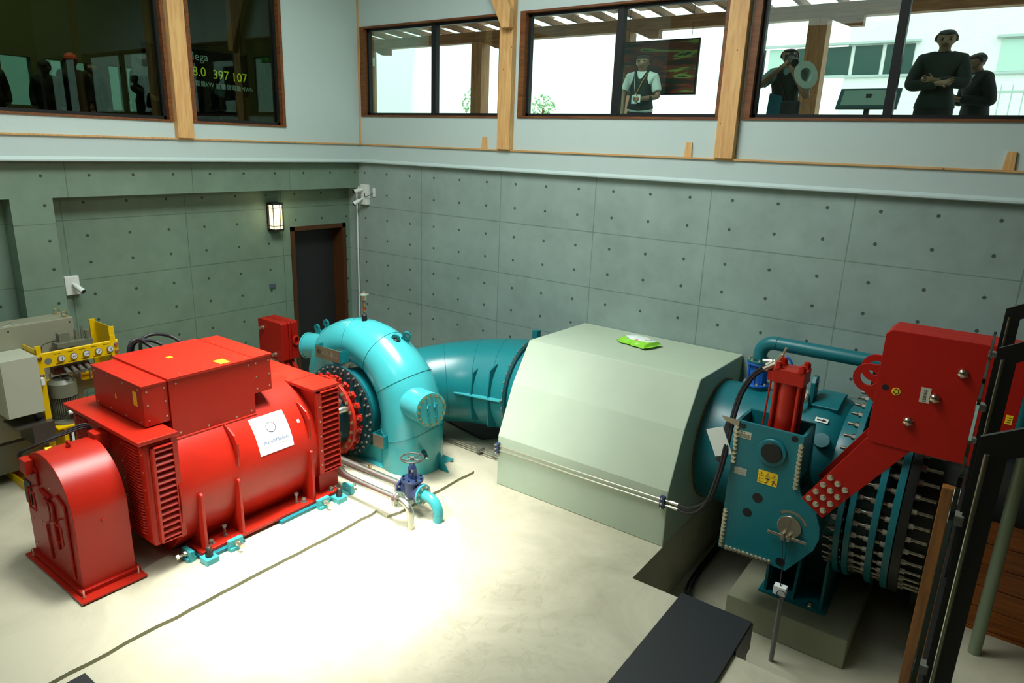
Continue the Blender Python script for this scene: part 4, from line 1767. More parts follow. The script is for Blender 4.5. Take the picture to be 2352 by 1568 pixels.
for i in range(4):
    a = PI/4+PI/2*i
    put(BS, 'bolt', (5.265, -3.87+.075*math.cos(a), zz+.075*math.sin(a)), (1, 0, 0), f)

t = thing('gate_valve', (5.12, -3.52, 0), 'dark blue gate valve with a handwheel beside the turbine', 'valve')
vx, vy, vz = 5.14, -3.52, .22+.06
mb = MB()
mb.cyl((vx, vy, vz), (vx, vy, .44), .105, .115, n=28)
mb.tube([(vx-.17, vy, vz), (vx-.09, vy, vz), (vx+.09, vy, vz), (vx+.17, vy, vz)], [.07, .09, .09, .07], n=24)
mb.sphere((vx, vy, vz-.02), .105, n=20)
mb.build('body', NAVY, t, smooth=True)
mb = MB()
mb.cyl((vx, vy, .42), (vx, vy, .455), .145, n=32)
bn = mb.build('bonnet_flange', NAVY, t, smooth=True, bev=.004)
for i in range(8):
    a = 2*PI*(i+.5)/8
    put(hexmesh('bonnet_bolt', .014, .016, BLACK, washer=.003), 'bolt', (vx+.12*math.cos(a), vy+.12*math.sin(a), .455), (0, 0, 1), bn)
mb = MB()
for s_ in (-1, 1):
    mb.ext([(vy-.02, .455), (vy+.02, .455), (vy+.015, .60), (vy-.015, .60)], 'x', vx+s_*.05-.012, vx+s_*.05+.012)
mb.cyl((vx, vy, .455), (vx, vy, .53), .035, n=16)
mb.cyl((vx, vy, .595), (vx, vy, .64), .055, .04, n=20)
mb.build('yoke', NAVY, t, smooth=True)
mb = MB()
mb.cyl((vx, vy, .5), (vx, vy, .75), .012, n=10)
mb.cyl((vx, vy, .735), (vx, vy, .755), .026, n=6)
mb.build('stem', ZINC, t)
mb = MB()
mb.tube([(vx+.145*math.cos(a), vy+.145*math.sin(a), .735) for a in [2*PI*i/40 for i in range(40)]], .011, n=10, closed=True)
for k in range(5):
    a = 2*PI*(k+.3)/5
    mb.tube([(vx+.02*math.cos(a), vy+.02*math.sin(a), .725), (vx+.08*math.cos(a), vy+.08*math.sin(a), .715), (vx+.14*math.cos(a), vy+.14*math.sin(a), .735)], .008, n=6)
mb.cyl((vx, vy, .71), (vx, vy, .745), .028, n=16)
mb.build('handwheel', mat('cast_handwheel', '#4a4a46', .4, .4), t, smooth=True)
for x, m_ in ((vx-.185, STAIN), (vx-.158, NAVY), (vx+.158, NAVY), (vx+.185, TEAL)):
    mb = MB()
    mb.cyl((x-.013, vy, vz), (x+.013, vy, vz), .135, n=36)
    f = mb.build('flange', m_, t, smooth=True, bev=.002)
    if m_ is TEAL or (m_ is NAVY and x < vx):
        for i in range(8):
            a = 2*PI*(i+.5)/8
            put(BS, 'bolt', (x+.013, vy+.105*math.cos(a), vz+.105*math.sin(a)), (1, 0, 0), f)
t = thing('stainless_pipe', (4.3, -3.52, .2), 'upper stainless pipe from the turbine to the blue gate valve', 'pipe')
mb = MB()
mb.tube([(3.5, vy-.01, vz), (4.94, vy, vz)], .058, n=24)
mb.build('pipe', STAIN, t, smooth=True)
mb = MB()
mb.cyl((4.35, vy, vz+.05), (4.35, vy, vz+.10), .018, n=12)
mb.cyl((4.35, vy, vz+.09), (4.35, vy, vz+.115), .026, n=6)
mb.build('tap', BRASSY, t)
t = thing('turquoise_outlet_bend', (5.5, -3.52, 0), 'turquoise pipe bend from the blue gate valve down into the floor', 'pipe')
mb = MB()
mb.tube([(5.34, vy, vz)]+arcpts((5.42, vz-.17), .17, 90, 0, 12, 'xz', vy)+[(5.59, vy, .0)], .065, n=28)
mb.build('bend', TEAL, t, smooth=True)
mb = MB()
X, _ = mb.ring_pts((5.59, vy, vz-.17), (0, 0, 1), .066, 28)
mb.tube(X, .003, n=5, closed=True)
mb.build('weld_seam', TEAL2, t)

# ------------------------------------------------------------------ hydraulic lines along the floor and the block
t = thing('hydraulic_lines', (6.7, -2.26, .5), 'pair of thin bright hydraulic lines clamped along the front of the concrete block', 'pipe')
for dz in (.0, .062):
    mb = MB()
    mb.cyl((5.50, -2.262, .535+dz), (8.12, -2.262, .575+dz), .011, n=12)
    mb.build('line', ZINC, t)
for x, zc in ((5.56, .567), (8.03, .603)):
    mb = MB()
    mb.box(x-.03, x+.03, -2.29, -2.238, zc-.075, zc+.075)
    mb.build('clamp', NAVY, t, bev=.004)
    mb = MB()
    for q_ in (-.06, 0, .06):
        mb.cyl((x, -2.29, zc+q_), (x, -2.31, zc+q_), .012, n=6)
    mb.build('clamp_bolt', ZINC, t)
for dz in (.0, .062):
    mb = MB()
    mb.cyl((8.12, -2.262, .575+dz), (8.19, -2.262, .576+dz), .018, n=6)
    mb.cyl((8.19, -2.262, .576+dz), (8.24, -2.262, .576+dz), .022, n=12)
    mb.build('fitting', ZINC, t)
t = thing('floor_hydraulic_lines', (4.7, -1.6, .03), 'pair of thin bright lines low along the floor behind the turbine', 'pipe')
for dy in (0, .05):
    mb = MB()
    mb.tube([(3.3, -1.58-dy, .07), (5.15, -1.61-dy, .07), (5.50, -1.62-dy, .07)], .011, n=10)
    mb.build('line', ZINC, t)
for x in (4.75, 5.3):
    mb = MB()
    mb.box(x-.03, x+.03, -1.68, -1.55, .03, .10)
    mb.build('clamp', GREYD, t, bev=.003)
for x in (4.95, 5.0):
    mb = MB()
    mb.cyl((x, -1.58-(x-4.95), .07), (x+.06, -1.58-(x-4.95), .07), .02, n=8)
    mb.build('fitting', ZINC, t)

# ------------------------------------------------------------------ concrete block round the penstock
mb = MB()
prof = [(-2.235, 0), (-2.235, .737), (-1.932, 1.432), (-1.565, 1.98), (-.012, 1.945), (-.012, 0)]
mb.ext(prof, 'x', 5.54, 8.08)
blk = mb.build('anchor_block_concrete', BLOCK, bev=.012, seg=2)
blk.name = 'concrete_block'
tag(blk, 'large pale concrete block with sloping front that encases the pipe', 'concrete block')
# snack bag lying on it
BAG = bpy.data.materials.new('printed_bag')
BAG.use_nodes = True
b = BAG.node_tree.nodes['Principled BSDF']
b.inputs['Roughness'].default_value = .22
tcn = N(BAG, 'ShaderNodeTexCoord')
sxn = N(BAG, 'ShaderNodeSeparateXYZ')
L(BAG, tcn.outputs['Object'], sxn.inputs[0])
vo = N(BAG, 'ShaderNodeTexVoronoi')
vo.inputs['Scale'].default_value = 13
L(BAG, tcn.outputs['Object'], vo.inputs['Vector'])
hs = N(BAG, 'ShaderNodeHueSaturation')
hs.inputs['Saturation'].default_value = 1.3
L(BAG, vo.outputs['Color'], hs.inputs['Color'])
ring_ = math_n(BAG, 'SQRT', math_n(BAG, 'ADD', math_n(BAG, 'POWER', math_n(BAG, 'DIVIDE', sxn.outputs['X'], .24), 2), math_n(BAG, 'POWER', math_n(BAG, 'DIVIDE', math_n(BAG, 'SUBTRACT', sxn.outputs['Y'], .03), .16), 2)))
mid = N(BAG, 'ShaderNodeMix', data_type='RGBA')
L(BAG, math_n(BAG, 'LESS_THAN', ring_, 1.0), mid.inputs[0])
mid.inputs[6].default_value = lin('#8fd63a')
mid.inputs[7].default_value = lin('#e4f1ec')
m2 = N(BAG, 'ShaderNodeMix', data_type='RGBA')
spots = math_n(BAG, 'MULTIPLY', math_n(BAG, 'MULTIPLY', math_n(BAG, 'LESS_THAN', vo.outputs['Distance'], .36), math_n(BAG, 'GREATER_THAN', ring_, .72)), math_n(BAG, 'LESS_THAN', ring_, 1.12))
L(BAG, spots, m2.inputs[0])
L(BAG, mid.outputs[2], m2.inputs[6])
L(BAG, hs.outputs[0], m2.inputs[7])
L(BAG, m2.outputs[2], b.inputs['Base Color'])
mb = MB()
NX, NY = 34, 22
gv = {}
for sgn in (1, -1):
    for i in range(NX+1):
        for j in range(NY+1):
            u_, v_ = i/NX*2-1, j/NY*2-1
            hh = max(0, (1-abs(u_)**3.2))*max(0, (1-abs(v_)**2.4))
            hh = hh**.55*(.092 if sgn > 0 else .012)
            if abs(u_) > .86:
                hh *= .25
            hh += .005*noise.noise(V((u_*5, v_*5, sgn)))*(1 if abs(v_) < .98 else .2)
            pu = u_*(.29-.02*abs(v_)**2)
            pv = v_*(.185+.012*math.sin(u_*9))
            gv[sgn, i, j] = mb.bm.verts.new((pu, pv, .018+(hh if sgn > 0 else -hh*.6) + .014*max(0, abs(u_)-.8)/.2))
for sgn in (1, -1):
    for i in range(NX):
        for j in range(NY):
            mb.bm.faces.new((gv[sgn, i, j], gv[sgn, i+1, j], gv[sgn, i+1, j+1], gv[sgn, i, j+1]))
bmesh.ops.remove_doubles(mb.bm, verts=mb.bm.verts[:], dist=.0015)
bag = mb.build('snack_bag', BAG, smooth=True, off=(0, 0, 0))
bag.location = (6.78, -.62, 1.965)
bag.rotation_euler = (0, 0, math.radians(-14))
tag(bag, 'puffy lime green and white printed snack bag lying on top of the concrete block', 'snack bag')
mb = MB()
mb.cyl((7.005, -.76, 1.992), (7.005, -.76, 1.999), .022, n=14)
WL[bag] = V(bag.location)
hl = mb.build('hang_hole', BLACK, None, off=(6.78, -.62, 1.965))
hl.parent = bag
hl.location = (0, 0, 0)
hl.matrix_parent_inverse = Matrix.Rotation(math.radians(14), 4, 'Z')
# ------------------------------------------------------------------ inlet valve with lever weight
VC = V((0, -.75, .95))
I = thing('inlet_valve', (9.5, -1.2, -.5), 'big turquoise inlet valve with red hydraulic cylinder and red lever weight', 'valve')


def xc(mb, x0, x1, r0, r1=None, n=72, cap=True):
    mb.cyl((x0, VC.y, VC.z), (x1, VC.y, VC.z), r0, r1, n=n, cap=cap)
    return mb


mb = MB()
pr = [(8.05, .80), (8.25, .80), (8.7, .80), (8.95, .82), (9.2, .90), (9.45, .92), (9.58, .88), (9.64, .83), (9.72, .84), (9.84, .90)]
rings = []
for x, rr in pr:
    X, _ = mb.ring_pts((x, VC.y, VC.z), (1, 0, 0), rr, 80)
    rings.append([mb.bm.verts.new(v) for v in X])
for A, B in zip(rings, rings[1:]):
    for i in range(80):
        mb.bm.faces.new((A[i], A[(i+1) % 80], B[(i+1) % 80], B[i]))
body = mb.build('valve_body', TEAL3, I, smooth=True)
mb = MB()
mb.ring((8.085, VC.y, VC.z), (8.10, VC.y, VC.z), .815, .79, n=72)
mb.build('rust_stained_joint', mat('rust_joint', '#7a5a2c', .7), I)
# raised pads and bosses on the body
mb = MB()
for k in range(7):
    pass
a0 = math.radians(52)
pts_ = []
for i in range(9):
    a = math.radians(84+i*3.6)
    pts_.append((VC.y-.0+.955*math.cos(a), VC.z+.955*math.sin(a)))
for i in range(8, -1, -1):
    a = math.radians(84+i*3.6)
    pts_.append((VC.y+.86*math.cos(a), VC.z+.86*math.sin(a)))
mb.ext(pts_, 'x', 9.27, 9.56)
mb.build('lifting_pad', TEAL3, I, bev=.01)
for a, x in ((140, 9.50), (205, 9.50)):
    mb = MB()
    ra = V((0, math.cos(math.radians(a)), math.sin(math.radians(a))))
    mb.cyl(VC+V((x, 0, 0))+ra*.84, VC+V((x, 0, 0))+ra*.965, .10, .085, n=28)
    mb.build('boss', TEAL3, I, smooth=True)
mb = MB()
for a, x in ((176, 9.74), (196, 9.60)):
    ra = V((0, math.cos(math.radians(a)), math.sin(math.radians(a))))
    mb.obox(VC+V((x-.1, 0, 0))+ra*.93, (.14, 0, 0), (0, .01, 0), ra*.1)
mb.build('rib', TEAL3, I, bev=.01)
mb = MB()
mb.ext([(-1.10, 1.80), (-.90, 1.80), (-.90, 2.06), (-.94, 2.14), (-1.04, 2.15), (-1.10, 2.08)], 'x', 9.22, 9.27)
lg = mb.build('lifting_ear', TEAL3, I, bev=.006)
mb = MB()
mb.cyl((9.215, -1.0, 2.04), (9.275, -1.0, 2.04), .032, n=16)
mb.build('ear_hole', BLACK, lg)
mb = MB()
mb.cyl((9.20, -1.18, 1.86), (9.20, -1.05, 1.95), .028, n=10)
mb.cyl((9.16, -1.24, 1.82), (9.18, -1.18, 1.90), .02, n=10)
mb.build('grease_fittings', ZINC, I)
# arrow sticker on the body
fnr = lambda x0, a0_, rr: (lambda u_, v_, w_: (x0+u_, VC.y+(rr+w_)*math.cos(math.radians(a0_)-v_/rr), VC.z+(rr+w_)*math.sin(math.radians(a0_)-v_/rr)))
f_ = fnr(9.36, 124, .925)
mb = MB()
for q_ in (0,):
    mb.quad(f_(0, -.03, .003), f_(.14, -.03, .003), f_(.14, .035, .003), f_(0, .035, .003))
ar = mb.build('arrow_sticker', WHITE, I)
mb = MB()
mb.quad(f_(.02, -.008, .005), f_(.085, -.008, .005), f_(.085, .010, .005), f_(.02, .010, .005))
mb.bm.faces.new([mb.bm.verts.new(f_(*p, .005)) for p in ((.08, -.025), (.125, .001), (.08, .028))])
mb.build('arrow', INK, ar)
# flanges with studs
FL = [(9.84, 9.90, TEAL3), (9.94, 10.00, TEAL3), (10.17, 10.235, TEAL3), (10.33, 10.40, TEAL3), (10.41, 10.50, BLACK)]
fobs = []
for x0, x1, m_ in FL:
    mb = MB()
    mb.ring((x0, VC.y, VC.z), (x1, VC.y, VC.z), 1.15, .80, n=96)
    fobs.append(mb.build('flange', m_, I, smooth=True, bev=.004))
mb = MB()
xc(mb, 9.84, 10.42, .86)
mb.build('valve_neck', TEALD, I, smooth=True)
NUT = hexmesh('stud_nut', .034, .04, STEEL, washer=.005)
SH = MB()
SH.cyl((0, 0, 0), (0, 0, .19), .0175, n=12)
SHM = bpy.data.meshes.new('stud')
bmesh.ops.recalc_face_normals(SH.bm, faces=SH.bm.faces[:])
SH.bm.to_mesh(SHM)
SHM.materials.append(STEEL)
NB = 44
for i in range(NB):
    a = 2*PI*(i+.5)/NB
    ra = V((0, math.cos(a), math.sin(a)))
    if ra.y > .35 and ra.z < .9:
        continue       # far side, hidden in the photograph
    p = VC+ra*1.065
    for x, dx, fo in ((9.84, -1, 0), (10.00, 1, 1), (10.17, -1, 2), (10.33, -1, 3), (10.50, 1, 4)):
        q_ = V((x, p.y, p.z))
        put(NUT, 'nut', q_, (dx, 0, 0), fobs[fo])
    put(SHM, 'stud', (9.72, p.y, p.z), (1, 0, 0), fobs[0])
    put(SHM, 'stud', (10.0, p.y, p.z), (1, 0, 0), fobs[1])
    put(SHM, 'stud', (10.22, p.y, p.z), (1, 0, 0), fobs[2])
    put(SHM, 'stud', (10.50, p.y, p.z), (1, 0, 0), fobs[4])
# servomotor box: front plate with its swelling round the lever shaft
FY = -2.30
outl = [(8.755, .315), (9.24, .325), (9.50, .315), (9.63, .50), (9.74, .66), (9.775, .80), (9.765, .93), (9.71, 1.07), (9.60, 1.16), (9.53, 1.24), (9.50, 1.34), (9.48, 1.872), (8.783, 1.872)]
mb = MB()
mb.ext(outl, 'y', FY, FY+.035)
fp = mb.build('front_plate', TEAL3, I, bev=.004)
mb = MB()
mb.ext(outl, 'y', -1.86, -1.825)
mb.build('rear_plate', TEAL3, I, bev=.004)
mb = MB()
mb.box(8.765, 8.80, FY+.035, -1.86, .32, 1.85)
mb.box(9.445, 9.478, FY+.035, -1.86, 1.34, 1.85)
mb.box(8.80, 9.3, FY+.035, -1.86, .33, .36)
mb.build('side_plates', TEAL3, I)
mb = MB()
mb.box(8.80, 9.44, FY+.04, -1.87, 1.60, 1.63)
mb.build('inner_deck', TEALD, I)
mb = MB()
mb.tube([(9.60, -2.0, 1.18), (9.76, -2.0, .93), (9.74, -2.0, .68), (9.5, -2.0, .33)], .02, n=6)
mb.ext([(9.50, .33), (9.62, .50), (9.74, .68), (9.76, .80), (9.74, .93), (9.66, 1.06), (9.5, 1.2), (9.5, .9)], 'y', FY+.04, -1.87)
mb.build('cheek', TEALD, I)


def disc(x, z, rr, y0, y1, name, m_, parent, bev=0, n=36):
    mb = MB()
    mb.cyl((x, y0, z), (x, y1, z), rr, n=n)
    return mb.build(name, m_, parent, smooth=True, bev=bev)


disc(9.19, 1.615, .15, FY, FY-.03, 'bearing_boss', TEAL3, fp, .008)
bd = disc(9.19, 1.62, .107, FY-.03, FY-.05, 'bearing_cap', BLACK, fp, .004)
for x, z, rr in ((9.109, 1.053, .055), (9.023, .847, .050), (9.438, .40, .05), (8.86, 1.82, .030), (9.391, 1.822, .033)):
    disc(x, z, rr, FY-.002, FY+.01, 'plate_hole', BLACK, fp)
DISC = mat('turned_steel_disc', '#c8bfa6', .28, 1., .12, scale=30)
sd = disc(9.475, .85, .122, FY, FY-.03, 'position_disc', DISC, fp, .003)
mb = MB()
mb.obox((9.47, FY-.045, .735), (.20, 0, .0), (0, .006, 0), (0, 0, .016))
mb.box(9.42, 9.45, FY-.075, FY-.03, .70, .78)
mb.box(9.48, 9.51, FY-.075, FY-.03, .70, .78)
mb.build('indicator_bar', PLATE, fp, bev=.003)
mb = MB()
mb.obox((9.475, FY-.034, .86), (.012, 0, .07), (0, .004, 0), (-.004, 0, .002))
mb.build('pointer', STEEL, sd)
mb = MB()
n = 14
A = [(9.475+.175*math.cos(math.radians(20+110*i/n)), .85+.175*math.sin(math.radians(20+110*i/n))) for i in range(n+1)]
B = [(9.475+.150*math.cos(math.radians(20+110*i/n)), .85+.150*math.sin(math.radians(20+110*i/n))) for i in range(n, -1, -1)]
mb.ext(A+B, 'y', FY-.004, FY)
scl = mb.build('scale_plate', PLATE, fp)
lettering('OPEN', .022, mat('scale_red', '#9c3a30', .6), lambda u_, v_, w_: (9.475-.165+u_*.5+.045, FY-.0045-w_, .955+v_+u_*.5), scl)
lettering('CLOSED', .022, mat('scale_red_2', '#9c3a30', .6), lambda u_, v_, w_: (9.555+u_*.6, FY-.0045-w_, .985+v_-u_*.75), scl)
# bolt rows on the plate
BW = hexmesh('plate_bolt', .021, .020, ZINC, washer=.005)


def row(n, x0, z0, x1, z1):
    for i in range(n):
        k = i/(n-1)
        put(BW, 'bolt', (x0+(x1-x0)*k, FY, z0+(z1-z0)*k), (0, -1, 0), fp)


row(9, 8.793, 1.80, 8.800, 1.40)
row(11, 9.462, 1.76, 9.468, 1.30)
row(10, 8.790, .79, 8.788, .36)
row(11, 8.85, .345, 9.32, .355)
# stickers
mb = MB()
mb.box(8.815, 8.955, FY-.003, FY, 1.685, 1.765)
l1 = mb.build('instruction_label', mat('aged_label', '#b9b8a0', .5), fp)
mb = MB()
mb.ext([(8.84, 1.745), (8.86, 1.745), (8.85, 1.76)], 'y', FY-.004, FY-.003)
mb.ext([(8.87, 1.745), (8.89, 1.745), (8.88, 1.76)], 'y', FY-.004, FY-.003)
for k in range(4):
    mb.box(8.825, 8.945, FY-.004, FY-.003, 1.695+k*.011, 1.699+k*.011)
mb.build('print', INK, l1)
mb = MB()
mb.box(8.826, 8.958, FY-.003, FY, 1.26, 1.34)
l1 = mb.build('instruction_label', mat('aged_label_2', '#a7a78f', .5), fp)
mb = MB()
for k in range(5):
    mb.box(8.835, 8.95, FY-.004, FY-.003, 1.27+k*.013, 1.273+k*.013)
mb.build('print', GREYINK, l1)
mb = MB()
mb.box(9.08, 9.285, FY-.003, FY, 1.235, 1.385)
l1 = mb.build('warning_label', YLAB, fp)
mb = MB()
for k in range(3):
    cx = 9.115+k*.067
    mb.tube([(cx-.026, FY-.004, 1.325), (cx+.026, FY-.004, 1.325), (cx, FY-.004, 1.368)], .0022, n=5, closed=True)
    mb.box(cx-.002, cx+.002, FY-.005, FY-.003, 1.336, 1.352)
mb.tube([(9.095, FY-.004, 1.255), (9.14, FY-.004, 1.255), (9.14, FY-.004, 1.295), (9.095, FY-.004, 1.295)], .0018, n=5, closed=True)
mb.tube([(9.16, FY-.004, 1.25), (9.185, FY-.004, 1.27), (9.175, FY-.004, 1.29), (9.20, FY-.004, 1.30)], .005, n=5)
mb.tube([(9.16, FY-.004, 1.305), (9.205, FY-.004, 1.305)], .004, n=5)
mb.tube([(9.235, FY-.004, 1.25), (9.25, FY-.004, 1.28), (9.275, FY-.004, 1.26)], .004, n=5)
mb.tube([(9.23, FY-.004, 1.285), (9.26, FY-.004, 1.30)], .006, n=5)
mb.build('print', INK, l1)
# red hydraulic cylinder
CX, CY = 9.205, -2.06
mb = MB()
mb.cyl((CX, CY, 1.62), (CX, CY, 2.36), .118, n=40)
cyl_ = mb.build('cylinder', RED, I, smooth=True)
mb = MB()
mb.box(CX-.155, CX+.165, CY-.13, CY+.13, 2.34, 2.49)
hd = mb.build('cylinder_head', RED, cyl_, bev=.006)
for sx_ in (-1, 1):
    for sy_ in (-1, 1):
        mb = MB()
        p = (CX+.005+sx_*.118, CY+sy_*.095)
        mb.cyl((p[0], p[1], 1.62), (p[0], p[1], 2.34), .024, n=14)
        mb.build('tie_rod', RED, cyl_, smooth=True)
        mb = MB()
        mb.cyl((p[0], p[1], 2.49), (p[0], p[1], 2.50), .045, n=20)
        mb.cyl((p[0], p[1], 2.50), (p[0], p[1], 2.545), .038, n=6)
        mb.cyl((p[0], p[1], 2.54), (p[0], p[1], 2.56), .026, n=12)
        mb.build('tie_rod_nut', RED, cyl_)
mb = MB()
mb.box(CX-.22, CX-.15, CY-.06, CY+.04, 2.33, 2.43)
mb.cyl((CX-.20, CY-.10, 1.62), (CX-.185, CY-.02, 2.36), .010, n=8)
mb.build('side_port', RED, cyl_)
mb = MB()
mb.tube([(CX-.20, CY, 2.43), (CX-.20, CY, 2.50), (CX-.13, CY-.02, 2.58)], .017, n=10)
mb.cyl((CX-.15, CY-.02, 2.53), (CX-.11, CY-.02, 2.62), .026, n=6)
mb.cyl((CX-.11, CY-.02, 2.61), (CX-.08, CY-.02, 2.70), .013, n=8)
mb.cyl((CX-.30, CY-.01, 2.51), (CX-.17, CY, 2.53), .020, n=10)
mb.cyl((CX-.27, CY-.08, 2.44), (CX-.16, CY-.02, 2.51), .020, n=10)
mb.build('hydraulic_fittings', ZINC, cyl_)
# lever arms
for y0, y1, nm_ in ((-2.45, -2.415, 'lever_arm'), (-1.80, -1.765, 'lever_arm')):
    mb = MB()
    mb.ext([(9.575, 1.275), (9.79, 1.125), (10.50, 2.16), (10.50, 2.24), (10.20, 2.24), (10.04, 2.06)], 'y', y0, y1)
    arm = mb.build(nm_, RED2, I, bev=.004)
    if y0 < -2:
        u_ = V((.62, 0, .78)).normalized()
        u_ = (V((10.04, 0, 2.067))-V((9.577, 0, 1.273))).normalized()
        w_ = V((u_.z, 0, -u_.x))
        for r_i in range(4):
            for c_i in range(3):
                p = V((9.577, y0, 1.273))+u_*(.055+.108*r_i)+w_*(.04+.085*c_i)
                put(hexmesh('arm_bolt', .024, .022, ZINC, washer=.005), 'bolt', p, (0, -1, 0), arm)
# counterweight plates
cw = None
yy = -2.46
CW = bpy.data.objects.new('counterweight', None)
C.objects.link(CW)
CW.parent = I
WL[CW] = V((10.55, -2.1, 2.55))
CW.location = WL[CW]-WL[I]
wx0, wx1, wz0, wz1 = 10.05, 11.13, 2.05, 3.145


def eye_poly(zc, xb, s_=1.0):
    n = 14
    R_ = .135*s_
    return [(xb, zc+.13), (xb-.06, zc+.135)]+[(xb-.10+R_*math.cos(math.radians(90+180*i/n)), zc-.0+R_*math.sin(math.radians(90+180*i/n))) for i in range(n+1)]+[(xb-.03, zc-.16), (xb, zc-.22)]


for i, w_ in enumerate((.035, .075, .11, .14, .035)):
    mb = MB()
    full_ = i in (0, 4)
    mb.ext(slab_poly(wx0, wx1, wz0, wz1, .045), 'y', yy, yy+w_)
    pl = mb.build('plate', RED2, CW, bev=.004)
    if full_:
        mb = MB()
        R0 = V((wx0-.075, yy, 2.66))
        mb.ring((R0.x, yy+.002, R0.z), (R0.x, yy+w_-.002, R0.z), .135, .075, n=36)
        mb.ext([(wx0-.10, 2.792), (wx0+.02, 2.80), (wx0+.02, 2.70), (wx0-.0, 2.72), (wx0-.04, 2.74)], 'y', yy+.003, yy+w_-.003)
        mb.ext([(wx0-.10, 2.528), (wx0-.04, 2.58), (wx0-.0, 2.60), (wx0+.02, 2.62), (wx0+.02, 2.42)], 'y', yy+.003, yy+w_-.003)
        mb.build('lifting_eye', RED2, pl)
        if i == 0:
            disc(wx0+.075, 2.605, .028, yy-.002, yy+.005, 'plate_hole', BLACK, pl)
    yy += w_+.006
Y0 = -2.46
BALL = mat('polished_bolt_dome', '#cbbfae', .16, 1., .05)
for x, z in ((10.685, 2.865), (10.52, 2.595), (10.355, 2.33)):
    mb = MB()
    mb.sphere((x, Y0-.012, z), .042, n=24, sc=(1, .75, 1))
    mb.cyl((x, Y0, z), (x, Y0-.012, z), .046, n=6)
    mb.build('dome_nut', BALL, CW, smooth=True)
mb = MB()
mb.cyl((wx0+.165, Y0, 2.585), (wx0+.165, Y0-.003, 2.585), .036, n=28)
hk = mb.build('hook_sticker', YLAB, CW)
mb = MB()
mb.tube([(wx0+.148, Y0-.004, 2.60), (wx0+.165, Y0-.004, 2.612), (wx0+.184, Y0-.004, 2.60), (wx0+.186, Y0-.004, 2.575), (wx0+.168, Y0-.004, 2.562), (wx0+.150, Y0-.004, 2.572), (wx0+.145, Y0-.004, 2.588)], .004, n=6)
mb.build('print', INK, hk)
mb = MB()
mb.box(10.44-.035, 10.44+.045, Y0-.003, Y0, 2.535, 2.675)
wl = mb.build('weight_label', mat('silver_label', '#b5b39f', .5), CW)
lettering('2203 KG', .034, INK, lambda u_, v_, w_: (10.455-v_, Y0-.0035-w_, 2.54+u_*.92), wl, weight=.0006)
mb = MB()
mb.box(11.05, 11.10, Y0-.003, Y0, 2.50, 2.58)
yl = mb.build('yellow_label', YLAB, CW)
mb = MB()
for k in range(3):
    mb.box(11.06, 11.09, Y0-.004, Y0-.003, 2.515+k*.02, 2.52+k*.02)
mb.build('print', INK, yl)
# support foot under the box
mb = MB()
mb.box(9.09, 9.86, -1.56, -.6, -.53, -.50)
mb.build('foot_plate', TEAL3, I, bev=.004)
mb = MB()
mb.box(9.14, 9.17, -1.52, -.7, -.50, .35)
mb.box(9.78, 9.81, -1.52, -.7, -.50, .35)
mb.box(9.14, 9.81, -.95, -.92, -.50, .35)
mb.ext([(-1.52, -.50), (-1.0, -.50), (-1.0, .4), (-1.25, .4)], 'x', 9.46, 9.49)
mb.build('foot_webs', TEAL3, I)
for p in ((9.30, -1.48), (9.68, -1.50)):
    put(B_L, 'anchor_bolt', (p[0], p[1], -.50), (0, 0, 1), I)
# small cover sheet hanging by the left edge
mb = MB()
mb.obox((8.64, -2.36, 1.595), V((.088, 0, .040)), (0, .005, 0), V((.068, 0, -.140)))
cs = mb.build('cover_sheet', WHITE, I)
mb = MB()
mb.cyl((8.66, -2.12, 1.74), (8.60, -2.12, 1.27), .05, n=20)
mb.build('limit_switch', BLACK, I, smooth=True)
mb = MB()
mb.ext([(8.62, 1.88), (8.82, 1.875), (8.815, 1.80), (8.66, 1.84)], 'y', FY-.02, FY-.004)
mb.build('bracket', PLATE, I)

# hoses from the lines to the cylinder
for i, (dz, dx) in enumerate(((0, 0), (.062, .03))):
    t = thing('hydraulic_hose', (8.5, -2.35, .6), ('lower black hydraulic hose looping from the bright lines up to the red cylinder', 'upper black hydraulic hose looping from the bright lines up to the red cylinder')[i], 'hose', 'black hydraulic hoses at the inlet valve')
    o = .025*i
    mb = MB()
    mb.tube(smooth_path([(8.22, -2.262, .575+dz), (8.36, -2.31, .60+dz), (8.50, -2.36, .70+dz), (8.60+o, -2.40, .87+dz*.6), (8.66+o, -2.42, 1.10), (8.70+o, -2.40, 1.35), (8.71+o, -2.34, 1.6), (8.70+o, -2.22, 1.85), (8.72+o, -2.12, 2.10), (8.80+o, -2.08, 2.30), (8.90+o*.6, -2.07, 2.43-o), (8.97+o*.4, -2.08, 2.49-o*2)], 8), .020, n=12)
    mb.build('hose', RUB, t, smooth=True)
    mb = MB()
    mb.cyl((8.95, -2.08, 2.47-o*2), (9.02, -2.07, 2.53-o*2), .024, n=10)
    mb.build('end_fitting', ZINC, t)

